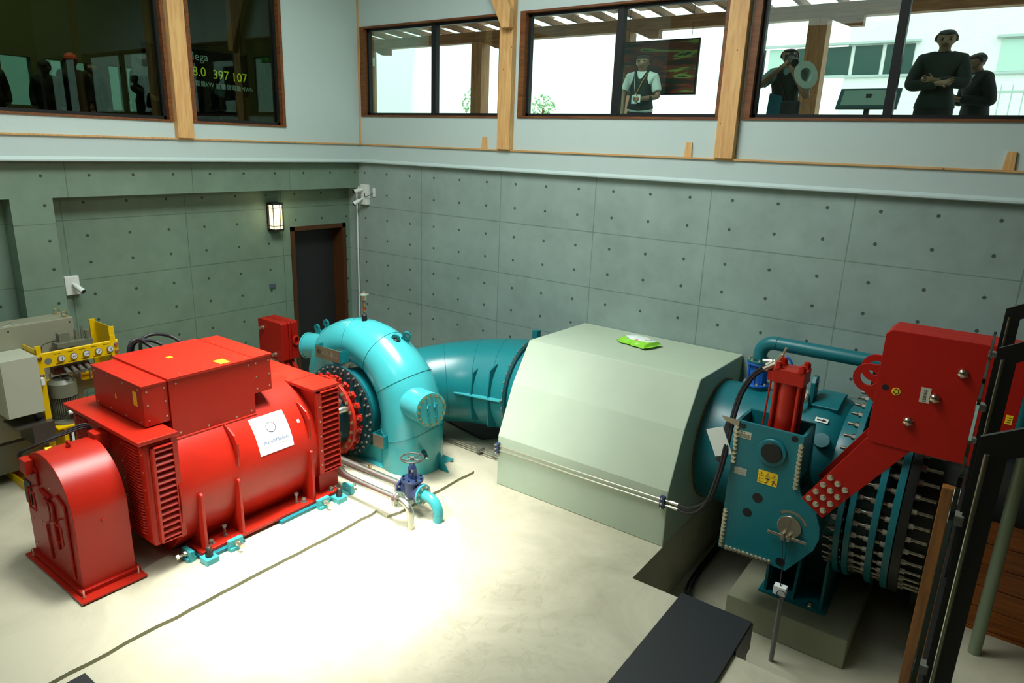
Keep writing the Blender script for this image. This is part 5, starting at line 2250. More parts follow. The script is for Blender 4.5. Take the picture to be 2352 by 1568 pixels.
# bypass pipe above the valve
t = thing('bypass_pipe', (9.7, -.75, 1.72), 'small turquoise bypass pipe arching over the big valve, with a blue coupling', 'pipe')
bx_, by_ = 8.50, -.72
mb = MB()
mb.tube([(bx_, by_, 2.13)]+arcpts((bx_+.17, 2.20), .17, 180, 90, 12, 'xz', by_)+[(9.5, by_, 2.37), (11.0, by_, 2.37)]+arcpts((11.05, 2.20), .17, 90, 0, 10, 'xz', by_)+[(11.22, by_, 1.75)], .085, n=32)
mb.build('pipe', TEAL3, t, smooth=True)
mb = MB()
X, _ = mb.ring_pts((bx_+.19, by_, 2.37), (1, 0, 0), .086, 32)
mb.tube(X, .003, n=5, closed=True)
mb.build('weld_seam', TEALD, t)
for z0_, z1_, rr, m_, nm_ in ((1.60, 1.795, .148, TEAL3, 'stub'), (1.795, 1.82, .165, BLUE, 'blue_flange'), (1.82, 2.07, .11, BLUE, 'blue_coupling'), (2.07, 2.095, .152, BLUE, 'blue_flange'), (2.10, 2.125, .152, TEAL3, 'flange')):
    mb = MB()
    mb.cyl((bx_, by_, z0_), (bx_, by_, z1_), rr, n=40)
    f = mb.build(nm_, m_, t, smooth=True, bev=.003)
    if 'flange' in nm_ and z0_ != 2.07:
        for i in range(8):
            a = 2*PI*(i+.4)/8
            put(B_M, 'bolt', (bx_+rr*.8*math.cos(a), by_+rr*.8*math.sin(a), z1_), (0, 0, 1), f)
mb = MB()
for k in range(8):
    a = 2*PI*k/8
    mb.obox((bx_+.115*math.cos(a), by_+.115*math.sin(a), 1.945), V((math.cos(a), math.sin(a), 0))*.012, V((-math.sin(a), math.cos(a), 0))*.006, (0, 0, .11))
mb.build('coupling_ribs', BLUE, t)
mb = MB()
mb.tube(smooth_path([(8.78, -.80, 1.98), (8.80, -.84, 2.15), (8.86, -.86, 2.26), (8.94, -.84, 2.15), (8.96, -.82, 1.98)], 6), .014, n=8)
mb.build('blue_handle', BLUE, t)
for z0_, m_ in ((1.80, TEAL3), (1.70, BLUE)):
    mb = MB()
    mb.cyl((11.22, by_, z0_), (11.22, by_, z0_+.03), .15, n=36)
    mb.build('flange', m_, t, smooth=True)
for i in range(8):
    a = 2*PI*i/8
    put(hexmesh('far_bolt', .018, .02, ZINC, washer=.003, stud=.08), 'bolt', (11.22+.12*math.cos(a), by_+.12*math.sin(a), 1.83), (0, 0, 1), t)
mb = MB()
mb.cyl((11.22, by_, 1.2), (11.22, by_, 1.72), .09, n=24)
mb.build('riser', TEALD, t, smooth=True)

# black supply pipe beyond the flanges
t = thing('supply_pipe', (12.2, -.75, 0), 'matt black supply pipe continuing right of the bolted flanges', 'pipe')
mb = MB()
mb.cyl((10.50, -.75, .95), (14.15, -.75, .95), .73, n=64)
mb.build('pipe', BLACK, t, smooth=True)

# concrete pedestal, step box, cover plates
mb = MB()
mb.box(8.81, 10.17, -1.86, -.02, -.9, -.53)
tag(mb.build('concrete_pedestal', PED, bev=.012), 'square concrete pedestal in the pit under the inlet valve', 'pedestal')
t = thing('step_box', (9.03, -4.2, 0), 'black studded steel step box overhanging the pit edge', 'step')
mb = MB()
mb.box(8.655, 9.41, -5.6, -3.02, .052, .062)
mb.build('studded_top', CHK, t, bev=.002)
mb = MB()
mb.box(8.66, 9.405, -5.59, -3.03, .002, .052)
mb.build('frame', BLACK, t)
mb = MB()
mb.box(8.66, 9.405, -3.035, -3.022, -.26, .05)
mb.box(9.41, 9.425, -3.535, -3.022, -.26, .05)
mb.build('front_apron', BLACK, t)
mb = MB()
mb.box(4.95, 5.85, -8.4, -7.42, .002, .02)
tag(mb.build('steel_cover_plate', CHK), 'dark steel cover plate on the floor at the bottom left corner', 'floor plate')
# conduit with a white switch box and coiled wire
t = thing('conduit_post', (9.50, -2.25, -.9), 'grey conduit rising from the pit with a white limit switch box on top', 'conduit')
mb = MB()
mb.tube([(9.49, -2.22, -.9), (9.52, -2.36, -.2), (9.535, -2.43, .14)], .026, n=14)
mb.build('conduit', GPIPE, t, smooth=True)
mb = MB()
mb.box(9.45, 9.58, -2.50, -2.42, .125, .23)
sb_ = mb.build('switch_box', WHITE, t, bev=.008)
mb = MB()
mb.tube([(9.545+.048*math.cos(a), -2.512, .155+.045*math.sin(a)) for a in [2*PI*i/28 for i in range(28)]], .005, n=6, closed=True)
mb.build('wire_coil', RUB, sb_)
mb = MB()
mb.tube(smooth_path([(9.53, -2.50, .20), (9.50, -2.44, .30), (9.49, -2.36, .45), (9.485, -2.36, .70)], 6), .003, n=6)
mb.tube(smooth_path([(9.52, -2.50, .20), (9.49, -2.42, .32), (9.47, -2.38, .5), (9.44, -2.36, .70)], 6), .003, n=6)
mb.build('signal_wires', RUB, t)
# dark conduits in the pit corner beside the block
for i in range(2):
    mb = MB()
    mb.tube(smooth_path([(8.16+.05*i, -.25, -.86), (8.18+.05*i, -1.2, -.85), (8.25+.06*i, -1.7, -.80), (8.42+.05*i, -2.2, -.6), (8.44+.05*i, -2.6, -.86), (8.5+.05*i, -2.95, -.87)], 6), .02, n=8)
    tag(mb.build('pit_cable', RUB, smooth=True), ('black cable lying in the pit along the foot of the concrete block', 'second black cable beside it in the pit, the one farther from the concrete block')[i], 'cable', 'black cables in the pit')

# ------------------------------------------------------------------ stair and balustrade at the right edge
BL = thing('glass_balustrade', (10.9, -5.8, 2.2), 'glass balustrade with black angled posts running along the right edge of the photo', 'balustrade')
for y, ztop in ((-3.6, 3.66), (-5.05, 3.69), (-6.55, 3.69)):
    mb = MB()
    mb.ext([(10.875, 2.2), (10.965, 2.2), (10.965, ztop-.06), (11.33, ztop+.14), (11.33, ztop+.25), (10.875, ztop)], 'y', y-.01, y+.01)
    mb.box(10.875, 10.965, y-.01, y+.01, 0, 2.2)
    bp_ = mb.build('post', BLACK, BL)
    mb = MB()
    mb.cyl((10.905, y-.035, ztop-1.3), (10.905, y-.035, ztop-.05), .009, n=12)
    mb.build('clamp_rod', mat('smoked_steel_rod', '#8c8f80', .25, .9), bp_, smooth=True)
    for z in (ztop-1.0, ztop-.35):
        mb = MB()
        mb.box(10.835, 10.885, y-.025, y+.025, z, z+.04)
        mb.build('glass_clamp', GREYD, bp_, bev=.005)
for ya, yb in ((-5.0, -3.65), (-6.5, -5.1), (-8.2, -6.6)):
    mb = MB()
    mb.box(10.84, 10.852, ya, yb, 2.45, 3.50)
    gp_ = mb.build('glass_panel', GLB, BL)
    mb = MB()
    mb.box(10.838, 10.854, yb-.012, yb, 2.45, 3.50)
    mb.box(10.838, 10.854, ya, ya+.012, 2.45, 3.50)
    mb.box(10.838, 10.854, ya, yb, 2.43, 2.45)
    mb.build('edge_seal', BLACK, gp_)
mb = MB()
mb.box(10.86, 10.90, -8.2, -3.4, 2.05, 2.32)
tag(mb.build('stair_stringer', BLACK), 'black steel edge beam below the glass balustrade', 'beam')
mb = MB()
mb.box(10.742, 10.82, -3.66, -3.58, 0, 2.285)
tag(mb.build('timber_corner_post', CEDARZ, bev=.004), 'varnished brown timber post at the right, below the red weight', 'post')
mb = MB()
mb.box(10.93, 11.02, -3.5, -3.40, 0, 1.95)
tag(mb.build('timber_corner_post', OLIVEW, bev=.004), 'darker olive timber post behind the glass balustrade', 'post')
for i in range(9):
    mb = MB()
    z = -.9+.235*i
    mb.box(10.73, 12.8, -1.60, -1.56, z+.004, z+.231)
    tag(mb.build('cladding_board', CEDAR, bev=.003), 'orange brown cladding board under the black pipe at the right, one of a stack', 'board', 'cladding boards at the right edge') if z+.23 < 1.3 else tag(mb.build('cladding_board', CEDAR, bev=.003), 'top orange brown cladding board at the right edge', 'board', 'cladding boards at the right edge')
mb = MB()
mb.cyl((11.265, -2.0, 0), (11.265, -2.0, 3.9), .055, n=32)
tag(mb.build('round_post', GGPOST, smooth=True), 'grey green round steel post standing before the orange boards', 'post')
t = thing('floodlight_box', (10.86, -3.40, 2.2), 'small white box clamped beside the timber post below the red weight', 'camera')
mb = MB()
mb.box(10.815, 10.885, -3.46, -3.38, 2.09, 2.20)
mb.build('housing', WHITE, t, bev=.008)
mb = MB()
mb.box(10.90, 10.93, -3.46, -3.40, 2.10, 2.18)
mb.build('side_cap', WHITE, t)
mb = MB()
mb.cyl((10.85, -3.44, 1.98), (10.85, -3.44, 2.09), .035, n=16)
mb.ext([(10.82, 1.95), (10.90, 1.95), (10.84, 1.65)], 'y', -3.47, -3.44)
mb.build('mount', BLACK, t)
# ------------------------------------------------------------------ grey cabinet and yellow hydraulic unit at the left
t = thing('control_cabinet', (.6, -6.4, 0), 'large beige grey control cabinet in front of the concrete column at the left edge', 'cabinet')
mb = MB()
mb.box(.292, .66, -7.6, -5.48, .64, 2.16)
mb.build('body', GREYC, t, bev=.008)
mb = MB()
mb.box(.292, .64, -7.6, -5.50, .20, .60)
mb.build('plinth', mat('cabinet_plinth', '#6d7062', .6), t)
mb = MB()
mb.box(.30, .65, -7.6, -5.49, .60, .64)
mb.build('joint', BLACK, t)
for y, x in ((-5.56, .60), (-5.56, .36), (-6.9, .60)):
    mb = MB()
    mb.tube([(x, y+.035*math.cos(a), 2.205+.035*math.sin(a)) for a in [2*PI*i/18 for i in range(18)]], .008, n=8, closed=True)
    mb.cyl((x, y, 2.155), (x, y, 2.175), .018, n=12)
    mb.build('lifting_eye', BRASSY, t, smooth=True)
mb = MB()
for y in (-5.53, -6.25):
    mb.cyl((.66, y, 2.10), (.665, y, 2.10), .010, n=10)
mb.build('cover_screws', BLACK, t)
mb = MB()
mb.tube([(.40, -6.1, 2.161), (.60, -6.3, 2.161), (.62, -5.9, 2.161)], .003, n=4)
mb.build('cover_seam', GREYD, t)

H = thing('hydraulic_unit', (1.0, -5.8, .03), 'yellow framed hydraulic power unit with gauges, motor and grey switch box at the left', 'hydraulic unit')
FX = 1.10
mb = MB()
# drip tray
mb.box(.30, 1.35, -6.44, -5.0, .03, .045)
mb.box(.30, 1.35, -6.45, -6.435, .03, .16)
mb.box(.30, 1.35, -5.0, -4.985, .03, .16)
mb.box(1.335, 1.35, -6.45, -4.985, .03, .16)
mb.box(.30, .315, -6.45, -4.985, .03, .16)
mb.build('drip_tray', YEL, H)
mb = MB()
mb.ring((.33, -6.40, .20), (.345, -6.40, .20), .035, .016, n=16)
mb.build('tray_lug', YEL, H)
# tank
mb = MB()
mb.box(.55, 1.20, -5.98, -5.05, .22, .84)
tk = mb.build('tank', YEL, H, bev=.006)
mb = MB()
mb.box(.52, 1.24, -6.06, -5.0, .84, .86)
mb.build('tank_lid', YEL, tk)
mb = MB()
mb.box(1.20, 1.215, -5.93, -5.85, .48, .80)
lvl = mb.build('level_gauge', BLACK, tk)
mb = MB()
mb.box(1.215, 1.22, -5.905, -5.875, .52, .76)
mb.build('sight_glass', WHITE, lvl)
mb = MB()
mb.box(1.20, 1.204, -5.76, -5.60, .70, .80)
mb.build('rating_plate', GREYD, tk)
mb = MB()
mb.cyl((1.20, -5.42, .58), (1.225, -5.42, .58), .20, n=40)
mb.build('inspection_cover', mat('pale_cover', '#8c9388', .3, .6), tk, smooth=True)
# frame posts and gauge panel
for y, zb, zt in ((-6.10, .2, 1.96), (-5.20, .2, 2.05)):
    mb = MB()
    mb.box(FX-.03, FX+.01, y-.035, y+.035, zb, zt-.12)
    mb.box(FX-.02, FX+.0, y-.035, y+.035, zt-.14, zt)
    mb.build('frame_post', YEL, H, bev=.003)
mb = MB()
mb.box(.70, 1.10, -6.135, -6.125, 1.70, 1.92)
mb.build('side_plate', YEL, H)
mb = MB()
mb.box(.55, 1.09, -5.175, -5.165, 1.38, 2.03)
mb.box(.52, .56, -5.24, -5.165, .9, 2.06)
mb.build('side_plate', YEL, H)
for x, z in ((.72, 1.84), (.95, 1.83), (1.02, 1.82)):
    mb = MB()
    mb.cyl((x, -6.136, z), (x, -6.124, z), .022, n=14)
    mb.build('plate_hole', mat('shadow_grey_%d' % int(x*100), '#4a5350', .5), H)
mb = MB()
mb.box(FX, FX+.012, -6.09, -5.14, 1.665, 1.84)
mb.cyl((FX-.005, -6.09, 1.845), (FX-.005, -5.14, 1.845), .016, n=12)
gp = mb.build('gauge_panel', YEL, H)
for i in range(5):
    y = -5.86+i*.152
    mb = MB()
    mb.cyl((FX+.012, y, 1.752), (FX+.034, y, 1.752), .043, n=28)
    gg = mb.build('pressure_gauge', GREYD, gp, smooth=True)
    mb = MB()
    mb.cyl((FX+.034, y, 1.752), (FX+.036, y, 1.752), .036, n=28)
    mb.build('dial', PAPER, gg)
    mb = MB()
    a = (1.5, .25, .3, .9, 1.5)[i]
    mb.obox((FX+.038, y+.004, 1.752), (.001, 0, 0), V((0, math.cos(a), math.sin(a)))*.024, V((0, -math.sin(a), math.cos(a)))*.003)
    mb.build('needle', INK, gg)
mb = MB()
mb.cyl((FX+.012, -6.01, 1.745), (FX+.014, -6.01, 1.745), .042, n=24)
mb.build('panel_hole', mat('hole_grey', '#6f756c', .5), gp)
mb = MB()
for i in range(5):
    mb.box(FX+.012, FX+.0135, -5.94+i*.152, -5.86+i*.152, 1.818, 1.824)
    mb.box(FX+.012, FX+.0135, -5.93+i*.152, -5.86+i*.152, 1.682, 1.690)
mb.build('engraved_labels', INK, gp)
for y in (-6.10, -5.17):
    for z in (1.57, 1.80) if y < -6 else (1.70, 1.80):
        put(B_M, 'bolt', (FX+.012, y, z), (1, 0, 0), gp)
mb = MB()
mb.box(.74, .76, -6.06, -5.2, 1.36, 1.38)
mb.box(.74, .76, -6.06, -5.2, 1.275, 1.292)
mb.box(.71, .73, -6.06, -5.2, 1.28, 1.38)
mb.build('cross_channel', YEL, H)
mb = MB()
mb.box(.66, .71, -6.06, -5.15, 1.12, 1.26)
mb.build('cable_tray', GREYD, H)
# valves behind the panel
mb = MB()
mb.box(.92, 1.04, -5.94, -5.50, 1.52, 1.62)
vb = mb.build('valve_manifold', mat('manifold_brown', '#5c3c2c', .4, .5), H, bev=.004)
for i in range(4):
    mb = MB()
    y = -5.80+i*.085
    mb.cyl((.98, y, 1.60), (1.17, y-.01, 1.555), .026, n=14)
    mb.cyl((1.15, y-.01, 1.56), (1.20, y-.012, 1.548), .030, n=14)
    mb.build('solenoid', GREYD, vb, smooth=True)
mb = MB()
for i in range(5):
    y = -5.97+i*.12
    mb.cyl((.98, y, 1.36), (.98, y, 1.54), .012, n=8)
mb.build('manifold_tubes', ZINC, vb)
mb = MB()
mb.box(.74, .84, -5.75, -5.62, 1.88, 2.0)
mb.cyl((.80, -5.52, 1.86), (.80, -5.52, 2.02), .03, n=12)
mb.cyl((.80, -5.45, 1.86), (.80, -5.45, 2.06), .018, n=12)
mb.cyl((.84, -5.40, 1.88), (.84, -5.40, 2.0), .035, n=12)
mb.box(.72, .90, -5.80, -5.36, 1.82, 1.88)
mb.box(.78, .84, -5.62, -5.54, .86, 1.82)
mb.build('pressure_switch_group', GREYM, H)
mb = MB()
mb.tube(smooth_path([(1.0, -5.6, 1.66), (1.06, -5.45, 1.56), (1.10, -5.3, 1.58), (1.10, -5.22, 1.68)], 6), .005, n=6)
mb.tube(smooth_path([(.9, -6.0, 1.80), (.9, -5.98, 1.90), (.85, -5.85, 1.92), (.8, -5.7, 1.90)], 6), .005, n=6)
mb.tube(smooth_path([(1.06, -5.45, 1.2), (1.06, -5.44, 1.05), (1.08, -5.30, .98), (1.1, -5.2, .93)], 6), .006, n=6)
mb.build('small_tubing', RUB, H)
# motor
mx_, my_ = 1.0, -5.85
mb = MB()
mb.cyl((mx_, my_, .86), (mx_, my_, .885), .20, n=44)
mb.cyl((mx_, my_, .885), (mx_, my_, .92), .165, .15, n=44)
mo = mb.build('motor_flange', GREYM, H, smooth=True)
mb = MB()
mb.cyl((mx_, my_, .92), (mx_, my_, 1.26), .128, n=40)
for i in range(40):
    a = 2*PI*i/40
    mb.obox((mx_+.138*math.cos(a), my_+.138*math.sin(a), 1.09), V((math.cos(a), math.sin(a), 0))*.018, V((-math.sin(a), math.cos(a), 0))*.003, (0, 0, .15))
mb.build('motor_body', GREYM, mo)
mb = MB()
mb.cyl((mx_, my_, 1.22), (mx_, my_, 1.40), .165, n=48)
mb.cyl((mx_, my_, 1.40), (mx_, my_, 1.45), .165, .125, n=48)
mb.build('fan_cowl', GREYM, mo, smooth=True)
mb = MB()
for k in range(4):
    mb.ring((mx_, my_, 1.45), (mx_, my_, 1.455), .118-k*.028, .106-k*.028, n=36)
mb.build('fan_grille', mat('grille_grey', '#45473d', .6), mo)
mb = MB()
mb.box(mx_+.12, mx_+.24, my_+.02, my_+.20, .93, 1.10)
mb.build('terminal_box', GREYM, mo, bev=.012)
mb = MB()
mb.cyl((mx_+.20, my_+.02, 1.02), (mx_+.20, my_-.05, 1.03), .026, n=14)
mb.build('cable_gland', WHITE, mo)
mb = MB()
mb.tube(smooth_path([(mx_+.20, my_-.05, 1.03), (mx_+.18, my_-.12, .98), (mx_+.10, my_-.25, .96), (mx_+.05, my_-.32, 1.0)], 6), .007, n=6)
mb.build('motor_cable', RUB, mo)
# grey switch box
mb = MB()
mb.box(.67, 1.17, -6.56, -6.15, 1.12, 1.86)
mb.build('switch_box', GREYL, H, bev=.006)
mb = MB()
mb.box(1.17, 1.195, -6.555, -6.155, 1.125, 1.87)
mb.build('switch_box_door', GREYL, H, bev=.005)
mb = MB()
mb.box(1.12, 1.18, -6.145, -6.10, 1.46, 1.56)
mb.build('cable_outlet', WHITE, H, bev=.008)
mb = MB()
mb.box(.75, 1.22, -6.33, -6.08, .70, .98)
mb.ext([(1.22, .98), (1.22, .96), (.75, .96), (.75, .98)], 'y', -6.5, -6.33)
mb.build('duct_box', mat('duct_grey', '#6b6960', .35, .7), H)
mb = MB()
mb.tube(smooth_path([(1.05, -6.25, 1.12), (1.04, -6.22, 1.0), (1.02, -6.16, .98)], 5), .02, n=8)
mb.build('loom', RUB, H)

# ------------------------------------------------------------------ people
SKIN = mat('skin', '#8d6a52', .5, var=.05)
HAIR = mat('black_hair', '#12100e', .45, var=.1)
CLD = mat('dark_green_cloth', '#141f1b', .8, var=.1, scale=30)
CLN = mat('navy_cloth', '#12181c', .8, var=.1, scale=30)
CLV = mat('dark_waistcoat', '#121c18', .8, var=.1, scale=30)
SHIRT = mat('white_shirt_cloth', '#cfdad4', .8, var=.05)
BLUEC = mat('teal_blue_cloth', '#2b6b80', .8, var=.08)
BLK = mat('black_cloth', '#0e1110', .8, var=.1)
LIP = mat('lip', '#5c3a32', .5)
EYE = mat('eye_dark', '#0a0a0a', .2)


def skinmesh(name, nodes, edges, m, parent, root=0, sub=2, xf=None):
    """nodes: list of (pos, radius)"""
    bm = bmesh.new()
    lay = bm.verts.layers.skin.verify()
    vs = []
    for p, rr in nodes:
        p = V(p)
        v = bm.verts.new(xf @ p if xf else p)
        rr = (rr, rr) if not isinstance(rr, tuple) else rr
        v[lay].radius = rr
        vs.append(v)
    vs[root][lay].use_root = True
    for a, b_ in edges:
        bm.edges.new((vs[a], vs[b_]))
    me = bpy.data.meshes.new(name)
    bm.to_mesh(me)
    bm.free()
    o = bpy.data.objects.new(name, me)
    C.objects.link(o)
    o.modifiers.new('skin', 'SKIN').use_smooth_shade = True
    sb = o.modifiers.new('sub', 'SUBSURF')
    sb.levels = sb.render_levels = sub
    dg = bpy.context.evaluated_depsgraph_get()
    me2 = bpy.data.meshes.new_from_object(o.evaluated_get(dg))
    bpy.data.objects.remove(o)
    me2.name = name
    me2.materials.clear()
    me2.materials.append(m)
    off = WL[parent]
    for v in me2.vertices:
        v.co -= off
    for p in me2.polygons:
        p.use_smooth = True
    o2 = bpy.data.objects.new(name, me2)
    C.objects.link(o2)
    o2.parent = parent
    WL[o2] = off
    return o2


def person(loc, face, h, label, arms, top, legs=None, bulk=1.0, shirt=None, sleeves='long', head_pitch=0, head_yaw=0, lean=0, cap=None, fingers=True, group=None, hair_m=None):
    """figure facing local -Y; arms = ((elbowL, wristL), (elbowR, wristR)) in local metres for a 1.7 m body"""
    t = thing('person', loc, label, 'person', group)
    S_ = h/1.70
    xf = Matrix.Translation(V(loc)) @ Matrix.Rotation(face, 4, 'Z') @ Matrix.Scale(S_, 4)
    k = bulk
    nd, ed = [], []

    def add(p, rr, par=None):
        nd.append((p, rr))
        if par is not None:
            ed.append((par, len(nd)-1))
        return len(nd)-1
    ly = -lean
    pel = add((0, 0, .92), .135*k)
    w1 = add((0, ly*.3, 1.06), .13*k, pel)
    ch = add((0, ly*.7, 1.22), .14*k, w1)
    uc = add((0, ly, 1.36), .12*k, ch)
    nk = add((0, ly*1.1, 1.45), .058*k**.5, uc)
    hp, hy = math.radians(head_pitch), math.radians(head_yaw)
    Rh = Matrix.Rotation(hy, 3, 'Z') @ Matrix.Rotation(hp, 3, 'X')
    hb = V((0, ly*1.15, 1.49))
    H_ = lambda p: hb+Rh @ V(p)
    jaw = add(H_((0, -.030, .045)), .066, nk)
    mid_ = add(H_((0, -.010, .105)), .100, jaw)
    crown_ = add(H_((0, .006, .155)), .093, mid_)
    crown = add(H_((0, .006, .190)), .070, crown_)
    nose = add(H_((0, -.124, .082)), .018, mid_)
    for s_ in (-1, 1):
        ear = add(H_((s_*.104, .012, .095)), .020, mid_)
    for s_ in (-1, 1):
        hip = add((s_*.095*k**.5, 0, .86), .105*k, pel)
        kn = add((s_*.105, -.01, .48), .062*k**.6, hip)
        an = add((s_*.105, .02, .08), .040, kn)
        toe = add((s_*.115, -.13, .035), .034, an)
    arm_nodes = []
    arm0 = len(nd)
    for s_, (el, wr) in zip((-1, 1), arms):
        sh = add((s_*.175*k**.7, ly, 1.37), .066*k**.8, uc)
        e_ = add(el, .046*k**.6, sh)
        w_ = add(wr, .030, e_)
        dr_ = (V(wr)-V(el)).normalized()
        pm = add(V(wr)+dr_*.05, .032, w_)
        arm_nodes.append((V((s_*.175*k**.7, ly, 1.37)), V(el), V(wr)))
        if fingers:
            sd_ = dr_.cross(V((0, -1, .2))).normalized()
            nm = sd_.cross(dr_)
            for f in range(4):
                o = (f-1.5)*.019
                ln = (.030, .036, .034, .026)[f]
                b0 = add(V(wr)+dr_*.088+sd_*o, .0095, pm)
                b1 = add(V(wr)+dr_*(.088+ln)+sd_*o*1.05+nm*.012, .0085, b0)
                b2 = add(V(wr)+dr_*(.088+ln*1.7)+sd_*o*1.05+nm*.034, .0075, b1)
            th = add(V(wr)+dr_*.045+sd_*.042+nm*.01, .011, pm)
            th2 = add(V(wr)+dr_*.075+sd_*.055+nm*.028, .009, th)
    armn = (len(nd)-arm0)//2
    body_ = skinmesh('body', nd, ed, SKIN, t, 0, 3 if loc[1] > 0 else 2, xf)
    # clothes and hair are shells lifted off the body surface itself
    kinds = []
    for (i, j) in ed:
        zi, zj = nd[i][0], nd[j][0]
        if j <= nk:
            kinds.append('torso' if j < nk else 'neck')
        elif j <= crown+3:
            kinds.append('head')
        elif j < arm0:
            m_ = (j-crown-4) % 4
            kinds.append(('hip', 'leg', 'leg', 'foot')[m_])
        else:
            m_ = (j-arm0) % armn
            kinds.append(('shoulder', 'upper', 'fore')[m_] if m_ < 3 else 'hand')
    inv = xf.inverted()
    off = WL[t]
    vs_ = [inv @ (v.co+off) for v in body_.data.vertices]
    segs_ = [(V(nd[i][0]), V(nd[j][0]), kd, nd[i][1], nd[j][1]) for (i, j), kd in zip(ed, kinds)]
    lab_, par_ = [], []
    for p in vs_:
        best = (9, None, 0)
        for a_, b_, kd, ra, rb in segs_:
            ab = b_-a_
            tt = max(0, min(1, (p-a_).dot(ab)/max(ab.length_squared, 1e-9)))
            dd = (p-a_-ab*tt).length-(ra+(rb-ra)*tt)*.9
            if dd < best[0]:
                best = (dd, kd, tt)
        lab_.append(best[1])
        par_.append(best[2])
    Ri = Rh.inverted()

    def shell(name, m_, pred, lift, rough_=0.):
        bm = bmesh.new()
        bm.from_mesh(body_.data)
        bm.verts.ensure_lookup_table()
        bm.normal_update()
        kill = [v for v in bm.verts if not pred(vs_[v.index], lab_[v.index], par_[v.index])]
        for v in bm.verts:
            pz = vs_[v.index]
            v.co += v.normal*(lift*S_+rough_*noise.noise(pz*45))
        bmesh.ops.delete(bm, geom=kill, context='VERTS')
        nrm = {v: v.normal.copy() for v in bm.verts}
        be = [e for e in bm.edges if e.is_boundary]
        nb_ = {}
        for e in be:
            for a_, b_ in ((e.verts[0], e.verts[1]), (e.verts[1], e.verts[0])):
                nb_.setdefault(a_, []).append(b_)
        for _ in range(14):
            new = {v: v.co*.4+(ws[0].co+ws[1].co)/len(ws)*.6 for v, ws in nb_.items() if len(ws) == 2}
            for v, c__ in new.items():
                v.co = c__
        # turn the hem in towards the body
        ret = bmesh.ops.extrude_edge_only(bm, edges=be)
        for v in [g_ for g_ in ret['geom'] if isinstance(g_, bmesh.types.BMVert)]:
            src = min(nb_, key=lambda w: (w.co-v.co).length_squared)
            v.co -= nrm[src]*(lift*S_+.004)
        me = bpy.data.meshes.new(name)
        bm.to_mesh(me)
        bm.free()
        me.materials.clear()
        me.materials.append(m_)
        for p in me.polygons:
            p.use_smooth = True
        o = bpy.data.objects.new(name, me)
        C.objects.link(o)
        o.parent = t
        WL[o] = off
        return o

    def hairp(p, l_, t_):
        if l_ != 'head':
            return False
        q_ = Ri @ (p-hb)
        if abs(q_.x) > .112 or q_.z < .0:
            return False
        if q_.z > .150 or (q_.z > .085 and q_.y > -.035):
            return True
        return q_.y > .03 and q_.z > .02
    shell('hair', hair_m or HAIR, hairp, .012, .004)
    for s_ in (-1, 1):
        mb = MB()
        mb.sphere(xf @ H_((s_*.038, -.094, .112)), .014*S_, n=10)
        mb.build('eye', EYE, t, smooth=True)
    for nm__, px_, py_, pz_, sc_, m__ in (('mouth', 0, -.112, .040, (2.6, .6, .45), LIP), ('eyebrow', -.038, -.108, .135, (2.0, .5, .35), HAIR), ('eyebrow', .038, -.108, .135, (2.0, .5, .35), HAIR)):
        mb = MB()
        mb.sphere((0, 0, 0), .011, n=10, sc=sc_)
        for v in mb.bm.verts:
            v.co = xf @ H_(v.co+V((px_, py_, pz_)))
        mb.build(nm__, m__, t, smooth=True)
    shell('trousers', legs or BLK, lambda p, l_, t_: l_ in ('hip', 'leg') or (l_ == 'torso' and p.z < .99), .014)
    full_j = lambda p, l_, t_: (l_ in ('torso', 'shoulder', 'upper') and p.z > .84 and p.z < 1.455) or (l_ == 'hip' and p.z > .84) or (l_ == 'fore' and t_ < .86) or (l_ == 'neck' and p.z < 1.455)
    short_j = lambda p, l_, t_: (l_ in ('torso', 'shoulder') and p.z > .86) or (l_ == 'hip' and p.z > .86) or (l_ == 'upper' and t_ < .72) or (l_ == 'neck' and p.z < 1.45)
    if sleeves == 'long':
        shell('jacket', top, full_j, .024)
    else:
        shell('shirt', shirt or top, short_j, .022)
        if shirt:
            shell('waistcoat', top, lambda p, l_, t_: (l_ == 'torso' or (l_ == 'shoulder' and t_ < .62) or (l_ == 'hip' and p.z > .9)) and p.z > .88 and not (p.y < -.06 and p.z > 1.30 and abs(p.x) < (p.z-1.30)*.35), .034)
    for s_ in (-1, 1):
        mb = MB()
        mb.sphere((0, 0, 0), .06, n=14, sc=(.8, 2.1, .75))
        for v in mb.bm.verts:
            v.co = xf @ (V((v.co.x+s_*.115, v.co.y-.05, max(0.002, v.co.z+.042))))
        mb.build('shoe', BLK, t, smooth=True)
    if cap:
        mb = MB()
        mb.sphere((0, 0, 0), .118, n=20, sc=(.97, 1.08, .9))
        bmesh.ops.delete(mb.bm, geom=[v for v in mb.bm.verts if v.co.z < -.005], context='VERTS')
        mb.obox((0, -.14, .0), (.06, 0, 0), (0, .06, -.012), (0, .001, .004))
        for v in mb.bm.verts:
            v.co = xf @ (hb+Rh @ (v.co+V((0, .004, .145))))
        mb.build('cap', cap, t, smooth=True)
    return t, xf, H_


def local_obj(xf, fn, name, m, parent, smooth=False, bev=0):
    mb = MB()
    fn(mb)
    for v in mb.bm.verts:
        v.co = xf @ v.co
    return mb.build(name, m, parent, smooth=smooth, bev=bev)


GZ2 = GZ
# broad man with folded arms
arms = (((-.28, -.10, 1.10), (.02, -.24, 1.12)), ((.26, -.10, 1.12), (-.04, -.22, 1.15)))
person((9.74, .62, GZ2), math.radians(6), 1.80, 'broad man in dark open jacket with folded arms, looking down through the right window', arms, CLD, bulk=1.1, head_pitch=12)
P_, xf, H_ = None, None, None
